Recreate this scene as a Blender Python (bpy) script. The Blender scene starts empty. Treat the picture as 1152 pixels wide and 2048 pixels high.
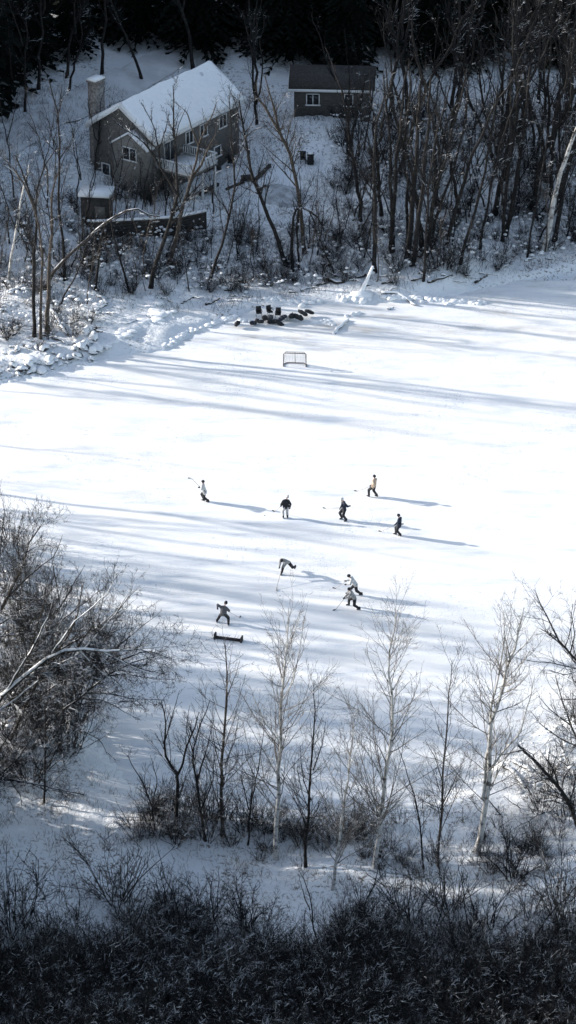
import bpy, math, time
import numpy as np
from mathutils import Vector, Matrix
PI = math.pi
T0 = time.time()
scene = bpy.context.scene
COL = scene.collection
# ------------------------------------------------------------------ camera geometry
W, H_, F = 1152.0, 2048.0, 5650.0
TH = math.radians(28.0)
HC = 97.0
CT, ST = math.cos(TH), math.sin(TH)
def ray(px, py):
    u, v = (px - W/2)/F, -(py - H_/2)/F
    return np.array([u, CT + v*ST, -ST + v*CT])
def G0(px, py, z=0.0):
    d = ray(px, py); t = (z - HC)/d[2]
    return np.array([d[0]*t, d[1]*t, z])
def on_plane(px, py, Y):                       # the point seen at a pixel, at world depth Y
    d = ray(px, py); t = Y/d[1]
    return np.array([d[0]*t, Y, HC + d[2]*t])
def to_px(p):
    x, y, z = p[0], p[1], p[2]-HC
    d = y*CT - z*ST; v = y*ST + z*CT
    return (W/2 + F*x/d, H_/2 - F*v/d)

# ------------------------------------------------------------------ terrain
SHORE = [(-420,800),(-300,778),(0,757),(90,742),(200,712),(330,698),(385,662),(450,640),(500,616),(640,604),(720,604),
         (800,600),(900,588),(1000,566),(1100,540),(1200,516),(1700,470),(2700,600),(2700,1300),(1500,1340),(1230,1400),
         (1080,1470),(960,1560),(880,1610),(700,1632),(560,1640),(430,1632),(330,1600),(240,1560),(190,1500),(150,1400),
         (110,1290),(70,1190),(20,1090),(-160,1030),(-420,1000)]
SH = np.array([G0(a, b)[:2] for a, b in SHORE])
def pond_dist(x, y):                           # > 0 on land, < 0 on the pond
    x = np.asarray(x, float); y = np.asarray(y, float)
    if x.size == 1:
        A = SH; B = np.roll(SH, -1, 0); D = B-A; q = np.array([float(x), float(y)])
        t = np.clip(((q-A)*D).sum(1)/(D*D).sum(1), 0, 1); m = np.hypot(*(q-A-t[:, None]*D).T).min()
        c = (A[:, 1] > q[1]) != (B[:, 1] > q[1])
        xi = A[:, 0]+(q[1]-A[:, 1])*D[:, 0]/np.where(D[:, 1] == 0, 1e-9, D[:, 1])
        return np.array(-m if (c & (q[0] < xi)).sum() % 2 else m).reshape(x.shape)
    best = np.full(x.shape, 1e9); ins = np.zeros(x.shape, bool)
    n = len(SH)
    for i in range(n):
        ax, ay = SH[i]; bx, by = SH[(i+1) % n]
        dx, dy = bx-ax, by-ay
        t = np.clip(((x-ax)*dx + (y-ay)*dy)/(dx*dx+dy*dy), 0, 1)
        best = np.minimum(best, np.hypot(x-ax-t*dx, y-ay-t*dy))
        c = ((ay > y) != (by > y))
        with np.errstate(divide='ignore', invalid='ignore'):
            xi = ax + (y-ay)*dx/(dy if dy != 0 else 1e-9)
        ins ^= (c & (x < xi))
    return np.where(ins, -best, best)
_r = np.random.default_rng(5)
WAVES = [(_r.uniform(0, 2*PI), _r.uniform(0, 2*PI), wl) for wl in (31, 19, 12, 7.3, 5.1, 3.3, 2.2, 1.5) for _ in range(3)]
def lumps(x, y):
    s = 0
    for a, ph, wl in WAVES:
        s = s + np.sin((x*math.cos(a) + y*math.sin(a))*2*PI/wl + ph)*wl*0.0085
    return s
def hgt(x, y):
    x = np.asarray(x, float); y = np.asarray(y, float)
    d = pond_dist(x, y)
    dl = np.clip(d, 0, None)
    s = np.clip(d/2.2 + 0.35, 0, 1); s = s*s*(3-2*s)
    far = 1/(1+np.exp(-(y-175)/6))
    slope = far*(0.075*np.clip(dl-3, 0, 55) + 0.02*np.clip(dl-58, 0, 400)) + (1-far)*np.minimum(0.11*dl, 3.5)
    z = s*0.42 + slope + lumps(x, y)*np.clip(dl/3, 0, 1)
    return np.where(d > 0.3, np.maximum(z, .16), np.where(d > -0.8, s*.42, 0.0))
def g(px, py):                                 # ground point at a pixel
    d = ray(px, py)
    lo, hi = 60.0, 700.0
    t = (0 - HC)/d[2]
    for _ in range(14):
        z = float(hgt(d[0]*t, d[1]*t)); t = 0.4*t + 0.6*(z - HC)/d[2]
    return np.array([d[0]*t, d[1]*t, float(hgt(d[0]*t, d[1]*t))])

# ------------------------------------------------------------------ sun
_a, _b = G0(753, 994), G0(905, 1013)
SD = (_b-_a)[:2]; SLEN = float(np.hypot(*SD)); SD = SD/SLEN
ELEV = math.atan2(1.78, SLEN)
print('sun elev', math.degrees(ELEV), 'shadow dir', SD)

# ------------------------------------------------------------------ mesh builder
class MB:
    def __init__(s): s.V, s.L, s.T, s.n = [], [], [], 0
    def add(s, V, faces):
        s.V.append(np.asarray(V, float).reshape(-1, 3))
        for f in faces: s.L.append(np.asarray(f)+s.n); s.T.append(np.array([len(f)]))
        s.n += len(s.V[-1])
    def quads(s, V, Q):
        s.V.append(V.reshape(-1, 3)); s.L.append((Q+s.n).ravel()); s.T.append(np.full(len(Q.reshape(-1, 4)), 4)); s.n += len(s.V[-1])
    def tubes(s, P, R, sides=4):               # P (N,K,3)  R (N,K)
        N, K, _ = P.shape
        if N == 0: return
        tan = np.gradient(P, axis=1)
        tan /= np.linalg.norm(tan, axis=2, keepdims=True)+1e-9
        ov = P[:, -1]-P[:, 0]; ov /= np.linalg.norm(ov, axis=1, keepdims=True)+1e-9
        ref = np.where(np.abs(ov[:, 2:3]) > .75, np.array([[1., 0.13, 0]]), np.array([[0.07, 0, 1.]]))
        ref = np.repeat(ref[:, None], K, 1)
        a = np.cross(tan, ref); a /= np.linalg.norm(a, axis=2, keepdims=True)+1e-9
        b = np.cross(tan, a)
        th = np.arange(sides)*2*PI/sides
        V = P[:, :, None]+R[:, :, None, None]*(np.cos(th)[None, None, :, None]*a[:, :, None]+np.sin(th)[None, None, :, None]*b[:, :, None])
        idx = np.arange(N*K*sides).reshape(N, K, sides)
        i0 = idx[:, :-1]; i1 = idx[:, 1:]
        Q = np.stack([i0, np.roll(i0, -1, 2), np.roll(i1, -1, 2), i1], -1).reshape(-1, 4)
        s.quads(V, Q)
    def tube(s, pts, r, sides=8, caps=True):
        P = np.asarray(pts, float); R = np.broadcast_to(np.asarray(r, float), (len(P),))
        n0 = s.n; s.tubes(P[None], R[None], sides)
        if caps:
            s.L.append(n0+np.arange(sides)[::-1]); s.T.append(np.array([sides]))
            s.L.append(n0+(len(P)-1)*sides+np.arange(sides)); s.T.append(np.array([sides]))
    def box(s, c, size, rz=0, M=None):
        x, y, z = np.array(size)/2
        V = np.array([[i*x, j*y, k*z] for i in (-1, 1) for j in (-1, 1) for k in (-1, 1)])
        if M is not None: V = V @ np.array(M).T
        if rz: V = V @ np.array([[math.cos(rz), math.sin(rz), 0], [-math.sin(rz), math.cos(rz), 0], [0, 0, 1]])
        s.add(V+np.asarray(c, float), [(0, 1, 3, 2), (4, 6, 7, 5), (0, 4, 5, 1), (2, 3, 7, 6), (0, 2, 6, 4), (1, 5, 7, 3)])
    def bar(s, a, b, w, h):                    # square bar from a to b
        a, b = np.asarray(a, float), np.asarray(b, float); d = b-a; L = np.linalg.norm(d); d /= L
        up = np.array([0, 0, 1.]) if abs(d[2]) < .9 else np.array([0, 1., 0])
        sd = np.cross(d, up); sd /= np.linalg.norm(sd); up = np.cross(sd, d)
        s.box((a+b)/2, (L, w, h), M=np.stack([d, sd, up], 1))
    def prism(s, poly, z0, z1):                # flat polygon (x,y) extruded
        n = len(poly)
        V = [(x, y, z0) for x, y in poly]+[(x, y, z1) for x, y in poly]
        s.add(V, [tuple(range(n))[::-1], tuple(range(n, 2*n))]+[(i, (i+1) % n, n+(i+1) % n, n+i) for i in range(n)])
    def blob(s, c, r, rng=None, seg=9, rings=6, noise=0.0, flat=None):
        th = np.linspace(0, PI, rings+1)[1:-1]; ph = np.arange(seg)*2*PI/seg
        V = [[0, 0, 1]]+[[math.sin(t)*math.cos(p), math.sin(t)*math.sin(p), math.cos(t)] for t in th for p in ph]+[[0, 0, -1]]
        V = np.array(V)
        if rng is not None: V = V*(1+rng.normal(0, noise, (len(V), 1)))
        if flat is not None: V[:, 2] = np.clip(V[:, 2], flat, 9)
        V = V*np.asarray(r)+np.asarray(c)
        fs = [(0, 1+i, 1+(i+1) % seg) for i in range(seg)]
        for k in range(rings-2):
            a = 1+k*seg
            fs += [(a+i, a+seg+i, a+seg+(i+1) % seg, a+(i+1) % seg) for i in range(seg)]
        a = 1+(rings-2)*seg; e = len(V)-1
        fs += [(a+i, e, a+(i+1) % seg) for i in range(seg)]
        s.add(V, fs)
    def mesh(s, name, mat, origin=None, smooth=False):
        V = np.concatenate(s.V)
        if origin is not None: V = V-np.asarray(origin)
        L = np.concatenate(s.L).astype(np.int32); T = np.concatenate(s.T).astype(np.int32)
        me = bpy.data.meshes.new(name)
        me.vertices.add(len(V)); me.vertices.foreach_set('co', V.astype(np.float32).ravel())
        me.loops.add(len(L)); me.loops.foreach_set('vertex_index', L)
        me.polygons.add(len(T)); st = np.concatenate([[0], np.cumsum(T)[:-1]]).astype(np.int32)
        me.polygons.foreach_set('loop_start', st)
        if smooth: me.polygons.foreach_set('use_smooth', np.ones(len(T), bool))
        me.update(calc_edges=True); me.validate()
        for m in (mat if isinstance(mat, (list, tuple)) else [mat]): me.materials.append(m)
        return me
    def build(s, name, mat, parent=None, origin=None, smooth=False, loc=(0, 0, 0)):
        o = bpy.data.objects.new(name, s.mesh(name, mat, origin, smooth)); COL.objects.link(o)
        if parent is not None: o.parent = parent
        elif origin is not None: o.location = origin
        else: o.location = loc
        return o
def tag(o, label=None, cat=None, group=None, kind=None):
    if label: o['label'] = label
    if cat: o['category'] = cat
    if group: o['group'] = group
    if kind: o['kind'] = kind
    return o
def empty(name, loc, label, cat, group=None, rz=0):
    o = bpy.data.objects.new(name, None); COL.objects.link(o)
    o.location = loc; o.rotation_euler = (0, 0, rz); o.empty_display_size = .2
    return tag(o, label, cat, group)
def copy_tree(src, parent=None):
    c = src.copy(); COL.objects.link(c); c.parent = parent
    for ch in KIDS.get(src.name, []): copy_tree(ch, c)
    return c
KIDS = {}

# ------------------------------------------------------------------ materials
def newmat(name):
    m = bpy.data.materials.new(name); m.use_nodes = True
    nt = m.node_tree; b = nt.nodes['Principled BSDF']
    return m, nt, b
def N(nt, t, **kw):
    n = nt.nodes.new(t)
    for k, v in kw.items():
        if k in n.inputs.keys(): n.inputs[k].default_value = v
        else: setattr(n, k, v)
    return n
def mixc(nt, fac, a, b):
    m = nt.nodes.new('ShaderNodeMix'); m.data_type = 'RGBA'
    for i, v in ((0, fac), (6, a), (7, b)):
        if hasattr(v, 'links'): nt.links.new(v, m.inputs[i])
        else: m.inputs[i].default_value = v if i == 0 else (*v, 1)
    return m.outputs[2]
def ramp(nt, fac, a, b):
    r = nt.nodes.new('ShaderNodeMapRange'); r.inputs[1].default_value = a; r.inputs[2].default_value = b
    r.interpolation_type = 'SMOOTHSTEP'
    nt.links.new(fac, r.inputs[0]); return r.outputs[0]
def noise(nt, scale, detail=5, rough=.55, vec=None, stretch=None):
    tc = nt.nodes.new('ShaderNodeNewGeometry') if vec is None else None
    v = tc.outputs['Position'] if vec is None else vec
    if stretch:
        mp = nt.nodes.new('ShaderNodeMapping'); mp.inputs['Scale'].default_value = stretch
        if len(stretch) > 3: pass
        nt.links.new(v, mp.inputs[0]); v = mp.outputs[0]
    n = nt.nodes.new('ShaderNodeTexNoise'); n.inputs['Scale'].default_value = scale
    n.inputs['Detail'].default_value = detail; n.inputs['Roughness'].default_value = rough
    nt.links.new(v, n.inputs['Vector']); return n.outputs[0]
def bump(nt, b, h, dist, strength=1.0):
    n = nt.nodes.new('ShaderNodeBump'); n.inputs['Distance'].default_value = dist; n.inputs['Strength'].default_value = strength
    nt.links.new(h, n.inputs['Height']); nt.links.new(n.outputs[0], b.inputs['Normal'])
def plain(name, col, rough=.7, n_amt=.25, n_scale=9, bmp=0, metallic=0):
    m, nt, b = newmat(name)
    k = noise(nt, n_scale, 4)
    c = mixc(nt, ramp(nt, k, .3, .7), tuple(x*(1-n_amt) for x in col), tuple(min(1, x*(1+n_amt)) for x in col))
    nt.links.new(c, b.inputs['Base Color']); b.inputs['Roughness'].default_value = rough; b.inputs['Metallic'].default_value = metallic
    if bmp: bump(nt, b, k, bmp)
    return m
def snowmat():
    m, nt, b = newmat('snow')
    big = noise(nt, .25, 4); mid = noise(nt, 1.6, 6, .6); fine = noise(nt, 9, 4, .6)
    litter = noise(nt, 3.1, 8, .72)
    c = mixc(nt, ramp(nt, big, .35, .7), (.78, .80, .82), (.84, .84, .83))
    # leaf litter and dead grass that pokes through the snow
    patch = nt.nodes.new('ShaderNodeMath'); patch.operation = 'MULTIPLY'
    nt.links.new(ramp(nt, litter, .53, .60), patch.inputs[0]); nt.links.new(ramp(nt, noise(nt, .16, 3), .40, .62), patch.inputs[1])
    c = mixc(nt, patch.outputs[0], c, (.20, .17, .14)) if False else mix_lit(nt, patch.outputs[0], c)
    nt.links.new(c, b.inputs['Base Color']); b.inputs['Roughness'].default_value = .65
    b.inputs['Specular IOR Level'].default_value = .25
    s = nt.nodes.new('ShaderNodeMath'); s.operation = 'MULTIPLY_ADD'; s.inputs[1].default_value = .25
    nt.links.new(fine, s.inputs[0]); nt.links.new(mid, s.inputs[2])
    bump(nt, b, s.outputs[0], .22, .8)
    return m
def mix_lit(nt, fac, c):
    m = nt.nodes.new('ShaderNodeMix'); m.data_type = 'RGBA'
    nt.links.new(fac, m.inputs[0]); nt.links.new(c, m.inputs[6]); m.inputs[7].default_value = (.16, .135, .11, 1)
    return m.outputs[2]
def icemat():
    m, nt, b = newmat('pond_snow_ice')
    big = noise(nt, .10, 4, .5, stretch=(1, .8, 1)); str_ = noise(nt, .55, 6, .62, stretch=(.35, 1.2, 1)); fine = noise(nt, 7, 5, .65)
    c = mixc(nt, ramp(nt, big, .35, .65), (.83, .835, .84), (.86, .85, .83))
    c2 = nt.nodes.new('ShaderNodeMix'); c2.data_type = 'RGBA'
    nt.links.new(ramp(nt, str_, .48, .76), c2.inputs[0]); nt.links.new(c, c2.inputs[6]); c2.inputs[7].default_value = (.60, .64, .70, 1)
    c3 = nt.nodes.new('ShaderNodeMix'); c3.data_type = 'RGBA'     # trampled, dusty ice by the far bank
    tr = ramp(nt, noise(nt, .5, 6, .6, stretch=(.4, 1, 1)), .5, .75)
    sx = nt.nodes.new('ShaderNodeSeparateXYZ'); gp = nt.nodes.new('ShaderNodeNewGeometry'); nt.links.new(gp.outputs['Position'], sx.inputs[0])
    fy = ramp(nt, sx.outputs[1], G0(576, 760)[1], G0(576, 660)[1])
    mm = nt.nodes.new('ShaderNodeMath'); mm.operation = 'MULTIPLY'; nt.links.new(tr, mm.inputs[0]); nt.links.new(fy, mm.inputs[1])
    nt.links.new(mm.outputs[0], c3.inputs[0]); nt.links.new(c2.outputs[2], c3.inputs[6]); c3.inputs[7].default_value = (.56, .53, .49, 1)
    # skate cuts: thin curving lines where two warped noises cross a level
    cuts = None
    for sc_, st_ in ((.9, (.5, 1.6, 1)), (1.3, (1.5, .5, 1)), (2.1, (.8, 1.2, 1))):
        q = noise(nt, sc_, 2, .4, stretch=st_); a_ = nt.nodes.new('ShaderNodeMath'); a_.operation = 'SUBTRACT'; a_.inputs[1].default_value = .5; nt.links.new(q, a_.inputs[0])
        ab = nt.nodes.new('ShaderNodeMath'); ab.operation = 'ABSOLUTE'; nt.links.new(a_.outputs[0], ab.inputs[0]); l_ = ramp(nt, ab.outputs[0], .006, .0)
        if cuts is None: cuts = l_
        else:
            mx = nt.nodes.new('ShaderNodeMath'); mx.operation = 'MAXIMUM'; nt.links.new(cuts, mx.inputs[0]); nt.links.new(l_, mx.inputs[1]); cuts = mx.outputs[0]
    rk = nt.nodes.new('ShaderNodeMath'); rk.operation = 'MULTIPLY'; nt.links.new(cuts, rk.inputs[0]); nt.links.new(ramp(nt, noise(nt, .14, 3), .42, .62), rk.inputs[1])
    c4 = nt.nodes.new('ShaderNodeMix'); c4.data_type = 'RGBA'; nt.links.new(rk.outputs[0], c4.inputs[0]); nt.links.new(c3.outputs[2], c4.inputs[6]); c4.inputs[7].default_value = (.50, .54, .60, 1)
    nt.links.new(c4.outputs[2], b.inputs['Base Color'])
    b.inputs['Roughness'].default_value = .6; b.inputs['Specular IOR Level'].default_value = .25
    bump(nt, b, fine, .03, .7)
    return m
def barkmat(name, dark, light, lf=(.5, .62), snow=.62, sc=4, amt=.5):
    m, nt, b = newmat(name)
    k = noise(nt, sc, 5, .65)
    c = mixc(nt, ramp(nt, k, *lf), dark, light)
    geo = nt.nodes.new('ShaderNodeNewGeometry'); sx = nt.nodes.new('ShaderNodeSeparateXYZ')
    nt.links.new(geo.outputs['True Normal'], sx.inputs[0])
    up = ramp(nt, sx.outputs[2], snow, snow+.12)
    mm = nt.nodes.new('ShaderNodeMath'); mm.operation = 'MULTIPLY'
    nt.links.new(up, mm.inputs[0]); nt.links.new(ramp(nt, noise(nt, 1.3, 3), amt-.06, amt+.06), mm.inputs[1])
    c2 = nt.nodes.new('ShaderNodeMix'); c2.data_type = 'RGBA'
    nt.links.new(mm.outputs[0], c2.inputs[0]); nt.links.new(c, c2.inputs[6]); c2.inputs[7].default_value = (.82, .83, .84, 1)
    nt.links.new(c2.outputs[2], b.inputs['Base Color']); b.inputs['Roughness'].default_value = .85
    b.inputs['Specular IOR Level'].default_value = .2
    bump(nt, b, k, .03, .6)
    return m
M = {}
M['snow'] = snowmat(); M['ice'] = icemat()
M['bark_dark'] = barkmat('dark_bark', (.014, .013, .013), (.038, .034, .031), amt=.50)
M['bark_mid'] = barkmat('brown_bark', (.05, .042, .036), (.12, .10, .085), amt=.46)
M['bark_pale'] = barkmat('pale_bark', (.10, .095, .09), (.50, .485, .46), lf=(.36, .52), amt=.50, sc=3)
M['twig_dark'] = barkmat('dark_twigs', (.012, .012, .013), (.034, .030, .028), amt=.55)
M['twig_brown'] = barkmat('brown_twigs', (.04, .036, .033), (.11, .098, .086), amt=.50)
M['twig_pale'] = barkmat('pale_twigs', (.14, .125, .11), (.30, .27, .24), amt=.56)
M['log'] = barkmat('snowy_log', (.04, .035, .03), (.10, .08, .065), snow=.05, amt=.36)
M['log_bare'] = barkmat('bare_log', (.03, .028, .026), (.07, .06, .05), snow=.7, amt=.5)
M['rock'] = barkmat('snowy_rock', (.04, .04, .045), (.14, .14, .15), snow=-.25, amt=.37)
M['needle'] = plain('spruce_needles', (.009, .012, .010), .9, .5, 3)
M['pale_grey'] = plain('pale_grey_jersey', (.27, .27, .27), .85, .3, 7, bmp=.03)
M['cover'] = plain('snow_dusted_cover', (.42, .43, .44), .8, .3, 1.5)
M['snow_clean'] = plain('clean_snow', (.84, .845, .85), .7, .03, 3, bmp=.05)
M['needle'].node_tree.nodes['Principled BSDF'].inputs['Specular IOR Level'].default_value = .08
M['grass'] = plain('dry_grass', (.16, .13, .09), .9, .5, 3)
M['siding'] = plain('house_siding', (.13, .124, .118), .8, .15, 4)
M['siding_light'] = plain('light_siding', (.22, .213, .20), .8, .1, 4)
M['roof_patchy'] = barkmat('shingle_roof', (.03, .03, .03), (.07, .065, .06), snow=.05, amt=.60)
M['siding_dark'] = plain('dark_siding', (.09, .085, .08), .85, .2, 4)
M['trim'] = plain('white_trim', (.70, .70, .69), .6, .05, 4)
M['glass'] = plain('window_glass', (.015, .018, .022), .12, .1, 2)
M['brick'] = plain('chimney_stone', (.20, .18, .165), .9, .5, 5, bmp=.05)
M['timber'] = plain('dark_timber', (.035, .032, .03), .9, .4, 6, bmp=.02)
M['black'] = plain('black_fabric', (.010, .011, .014), .8, .4, 8)
M['navy'] = plain('navy_fabric', (.012, .018, .035), .85, .4, 12)
M['white'] = plain('white_jersey', (.52, .52, .51), .85, .22, 7, bmp=.03)
M['grey'] = plain('grey_jersey', (.11, .11, .115), .85, .2, 12)
M['tan'] = plain('tan_jersey', (.38, .29, .22), .85, .3, 6)
M['pale_pants'] = plain('pale_pants', (.42, .42, .42), .85, .25, 8)
M['skin'] = plain('skin', (.45, .28, .21), .6, .05, 9)
M['hair'] = plain('dark_hair', (.02, .016, .013), .7, .3, 20)
M['steel'] = plain('skate_steel', (.5, .5, .52), .3, .1, 9, metallic=1)
M['stick'] = plain('stick_wood', (.30, .26, .21), .6, .2, 9)
M['stick_black'] = plain('stick_dark', (.03, .03, .03), .5, .2, 9)
M['pipe'] = plain('goal_pipe', (.10, .075, .07), .5, .3, 9)
M['net'] = plain('goal_netting', (.26, .25, .24), .9, .2, 9)
M['rubber'] = plain('puck_rubber', (.01, .01, .01), .5, .2, 9)
M['road'] = plain('snowy_road', (.62, .62, .62), .8, .12, .6, bmp=.04)
M['orange'] = plain('orange_fabric', (.45, .20, .07), .8, .2, 9)

for _m in ('siding', 'siding_light', 'siding_dark'):       # clapboard courses as relief
    nt = M[_m].node_tree; b = nt.nodes['Principled BSDF']; ge = nt.nodes.new('ShaderNodeNewGeometry'); wv = nt.nodes.new('ShaderNodeTexWave')
    wv.bands_direction = 'Z'; wv.wave_profile = 'SAW'; wv.inputs['Scale'].default_value = 1.1; wv.inputs['Distortion'].default_value = .1
    nt.links.new(ge.outputs['Position'], wv.inputs[0]); bump(nt, b, wv.outputs[1], .12, 1)
# ------------------------------------------------------------------ setting
def axis_pts(lo, hi, dlo, dhi, step, out):
    a = [dlo]
    while a[-1] < dhi: a.append(a[-1]+step)
    s = step; x = a[-1]
    while x < hi: s *= out; x += s; a.append(x)
    s = step; x = dlo; b = []
    while x > lo: s *= out; x -= s; b.append(x)
    return np.array(b[::-1]+a)
def smooth_grid(xs, ys, f):
    X, Y = np.meshgrid(xs, ys, indexing='ij'); Z = f(X, Y)
    V = np.stack([X, Y, Z], -1); nx, ny = X.shape
    i = np.arange(nx*ny).reshape(nx, ny)
    Q = np.stack([i[:-1, :-1], i[1:, :-1], i[1:, 1:], i[:-1, 1:]], -1).reshape(-1, 4)
    return V, Q
_rn = np.random.default_rng(8)
def ground_z(X, Y):
    d = pond_dist(X, Y)
    Z = hgt(X, Y)
    Z = Z + np.where(d > -.3, _rn.uniform(-.07, .07, X.shape)*(np.abs(X) < 45), 0)
    return np.where(d < -.6, -.6, np.where(d < -.1, np.minimum(Z, .02), Z))
xs = axis_pts(-2500, 2500, -40, 40, .45, 1.22); ys = axis_pts(-1500, 5000, 112, 262, .45, 1.22)
V, Q = smooth_grid(xs, ys, ground_z)
mb = MB(); mb.quads(V, Q)
tag(mb.build('ground', M['snow'], smooth=True), kind='structure')
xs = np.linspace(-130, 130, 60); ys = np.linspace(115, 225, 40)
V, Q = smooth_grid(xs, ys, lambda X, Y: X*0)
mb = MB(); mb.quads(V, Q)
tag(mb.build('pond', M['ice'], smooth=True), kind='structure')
# the road in the upper left, a ribbon laid on the slope
rp = [(-260, 420), (-120, 345), (0, 290), (90, 240), (170, 205), (250, 165), (330, 120), (420, 70)]
c = np.array([g(*p) for p in rp]); t = np.linspace(0, len(rp)-1, 60)
cx = np.interp(t, range(len(rp)), c[:, 0]); cy = np.interp(t, range(len(rp)), c[:, 1])
d = np.stack([np.gradient(cx), np.gradient(cy)], 1); d /= np.linalg.norm(d, axis=1, keepdims=True); nrm = np.stack([-d[:, 1], d[:, 0]], 1)
offs = np.linspace(-2.2, 2.2, 9)
X = cx[:, None]+nrm[:, :1]*offs; Y = cy[:, None]+nrm[:, 1:]*offs
V = np.stack([X, Y, hgt(X, Y)+.14+.02*np.cos(offs)[None]], -1)
i = np.arange(60*9).reshape(60, 9); Q = np.stack([i[:-1, :-1], i[:-1, 1:], i[1:, 1:], i[1:, :-1]], -1).reshape(-1, 4)
mb = MB(); mb.quads(V, Q[:, ::-1] if False else Q); tag(mb.build('road', M['road'], smooth=True), kind='structure')

# ------------------------------------------------------------------ tree growth
def norm(a): return a/(np.linalg.norm(a, axis=-1, keepdims=True)+1e-9)
def grow(rng, P, R, lv):
    """children of the polylines P (N,K,3), R (N,K)"""
    N_, K, _ = P.shape
    seg = np.linalg.norm(np.diff(P, axis=1), axis=2).sum(1)
    k = lv['k']
    cnt = np.maximum(1, (k*(seg/seg.mean() if lv.get('prop', True) else 1)+rng.uniform(0, 1, N_)).astype(int)) if not np.isscalar(k) or True else k
    par = np.repeat(np.arange(N_), cnt); n = len(par)
    t = rng.uniform(lv.get('t0', .25), lv.get('t1', .98), n)*(K-1)
    i = np.minimum(t.astype(int), K-2); f = (t-i)[:, None]
    p = P[par, i]*(1-f)+P[par, i+1]*f
    tan = norm(P[par, i+1]-P[par, i])
    rp_ = R[par, i]*(1-f[:, 0])+R[par, i+1]*f[:, 0]
    rnd = norm(rng.normal(0, 1, (n, 3))); perp = norm(np.cross(tan, rnd))
    ang = np.radians(rng.normal(lv['ang'], lv.get('dang', 9), n))[:, None]
    d = norm(tan*np.cos(ang)+perp*np.sin(ang)+np.array([0, 0, lv.get('up', 0)]))
    ln = seg[par]*lv['len']*rng.uniform(.55, 1.25, n)*(1.1-.6*t/(K-1)*lv.get('taper', 1))
    if 'maxlen' in lv: ln = np.minimum(ln, lv['maxlen']*rng.uniform(.6, 1, n))
    r0 = np.clip(rp_*lv['r'], lv.get('rmin', .008), lv.get('rmax', 1))
    kk = lv.get('K', 5); Q = np.zeros((n, kk, 3)); Q[:, 0] = p
    for j in range(1, kk):
        d = norm(d+rng.normal(0, lv.get('jit', .15), (n, 3))+np.array([0, 0, lv.get('trop', .05)]))
        Q[:, j] = Q[:, j-1]+d*(ln/(kk-1))[:, None]
    tip = np.maximum(lv.get('rtip', .004), r0*.25)
    s = np.linspace(0, 1, kk)[None]
    return Q, r0[:, None]*(1-s)+tip[:, None]*s
def resample(pts, K):
    P = np.asarray(pts, float); s = np.concatenate([[0], np.cumsum(np.linalg.norm(np.diff(P, axis=0), axis=1))])
    t = np.linspace(0, s[-1], K)
    return np.stack([np.interp(t, s, P[:, i]) for i in range(3)], 1)
STY = {
 # tall open-grown tree of the far woods
 'wood': [dict(k=9, ang=42, len=.30, r=.42, up=.25, jit=.13, trop=.10, t0=.35, K=6, rmax=.09),
          dict(k=5, ang=40, len=.45, r=.55, jit=.2, trop=.05, K=5, rmin=.014, t0=.15),
          dict(k=3, ang=42, len=.45, r=.6, jit=.22, K=4, rmin=.010, rtip=.008, t0=.1)],
 'slim': [dict(k=7, ang=38, len=.28, r=.45, up=.2, jit=.12, trop=.1, t0=.3, K=5, rmax=.05),
          dict(k=4, ang=40, len=.45, r=.6, jit=.2, K=4, rmin=.012, rtip=.007, t0=.15),
          dict(k=3, ang=42, len=.5, r=.6, jit=.22, K=3, rmin=.009, rtip=.007, t0=.1)],
 # young poplars at the near bank: slender, steep branches
 'poplar': [dict(k=17, ang=50, dang=10, len=.34, r=.34, up=.15, jit=.11, trop=.10, t0=.14, t1=.99, K=6, rmin=.012, rmax=.034, taper=1.15),
            dict(k=6, ang=40, len=.40, r=.6, jit=.15, trop=.07, K=5, rmin=.008, rtip=.005, t0=.15),
            dict(k=3, ang=40, len=.42, r=.65, jit=.18, trop=.03, K=4, rmin=.006, rtip=.0045, t0=.1)],
 'poplar_limb': [dict(k=8, ang=36, len=.35, r=.5, up=.1, jit=.10, trop=.1, t0=.15, K=5, rmin=.010, rmax=.025),
            dict(k=6, ang=34, len=.45, r=.6, jit=.13, trop=.08, K=4, rmin=.007, rtip=.005, t0=.1),
            dict(k=3, ang=34, len=.45, r=.65, jit=.15, K=3, rmin=.006, rtip=.0045)],
 'scrub': [dict(k=7, ang=42, len=.42, r=.5, up=.05, jit=.19, trop=.03, t0=.12, K=6, rmax=.05, rmin=.014),
          dict(k=5, ang=44, len=.45, r=.55, jit=.24, trop=.03, K=5, rmin=.010, t0=.08),
          dict(k=4, ang=44, len=.5, r=.6, jit=.26, K=4, rmin=.007, rtip=.005, t0=.08)],
 # spreading thicket tree
 'bush': [dict(k=8, ang=40, len=.45, r=.5, up=.05, jit=.17, trop=.03, t0=.12, K=6, rmax=.05, rmin=.014),
          dict(k=9, ang=46, len=.5, r=.55, jit=.24, trop=.02, K=5, rmin=.012, t0=.08),
          dict(k=7, ang=46, len=.5, r=.6, jit=.28, K=4, rmin=.009, rtip=.006, t0=.08)],
}
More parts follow.
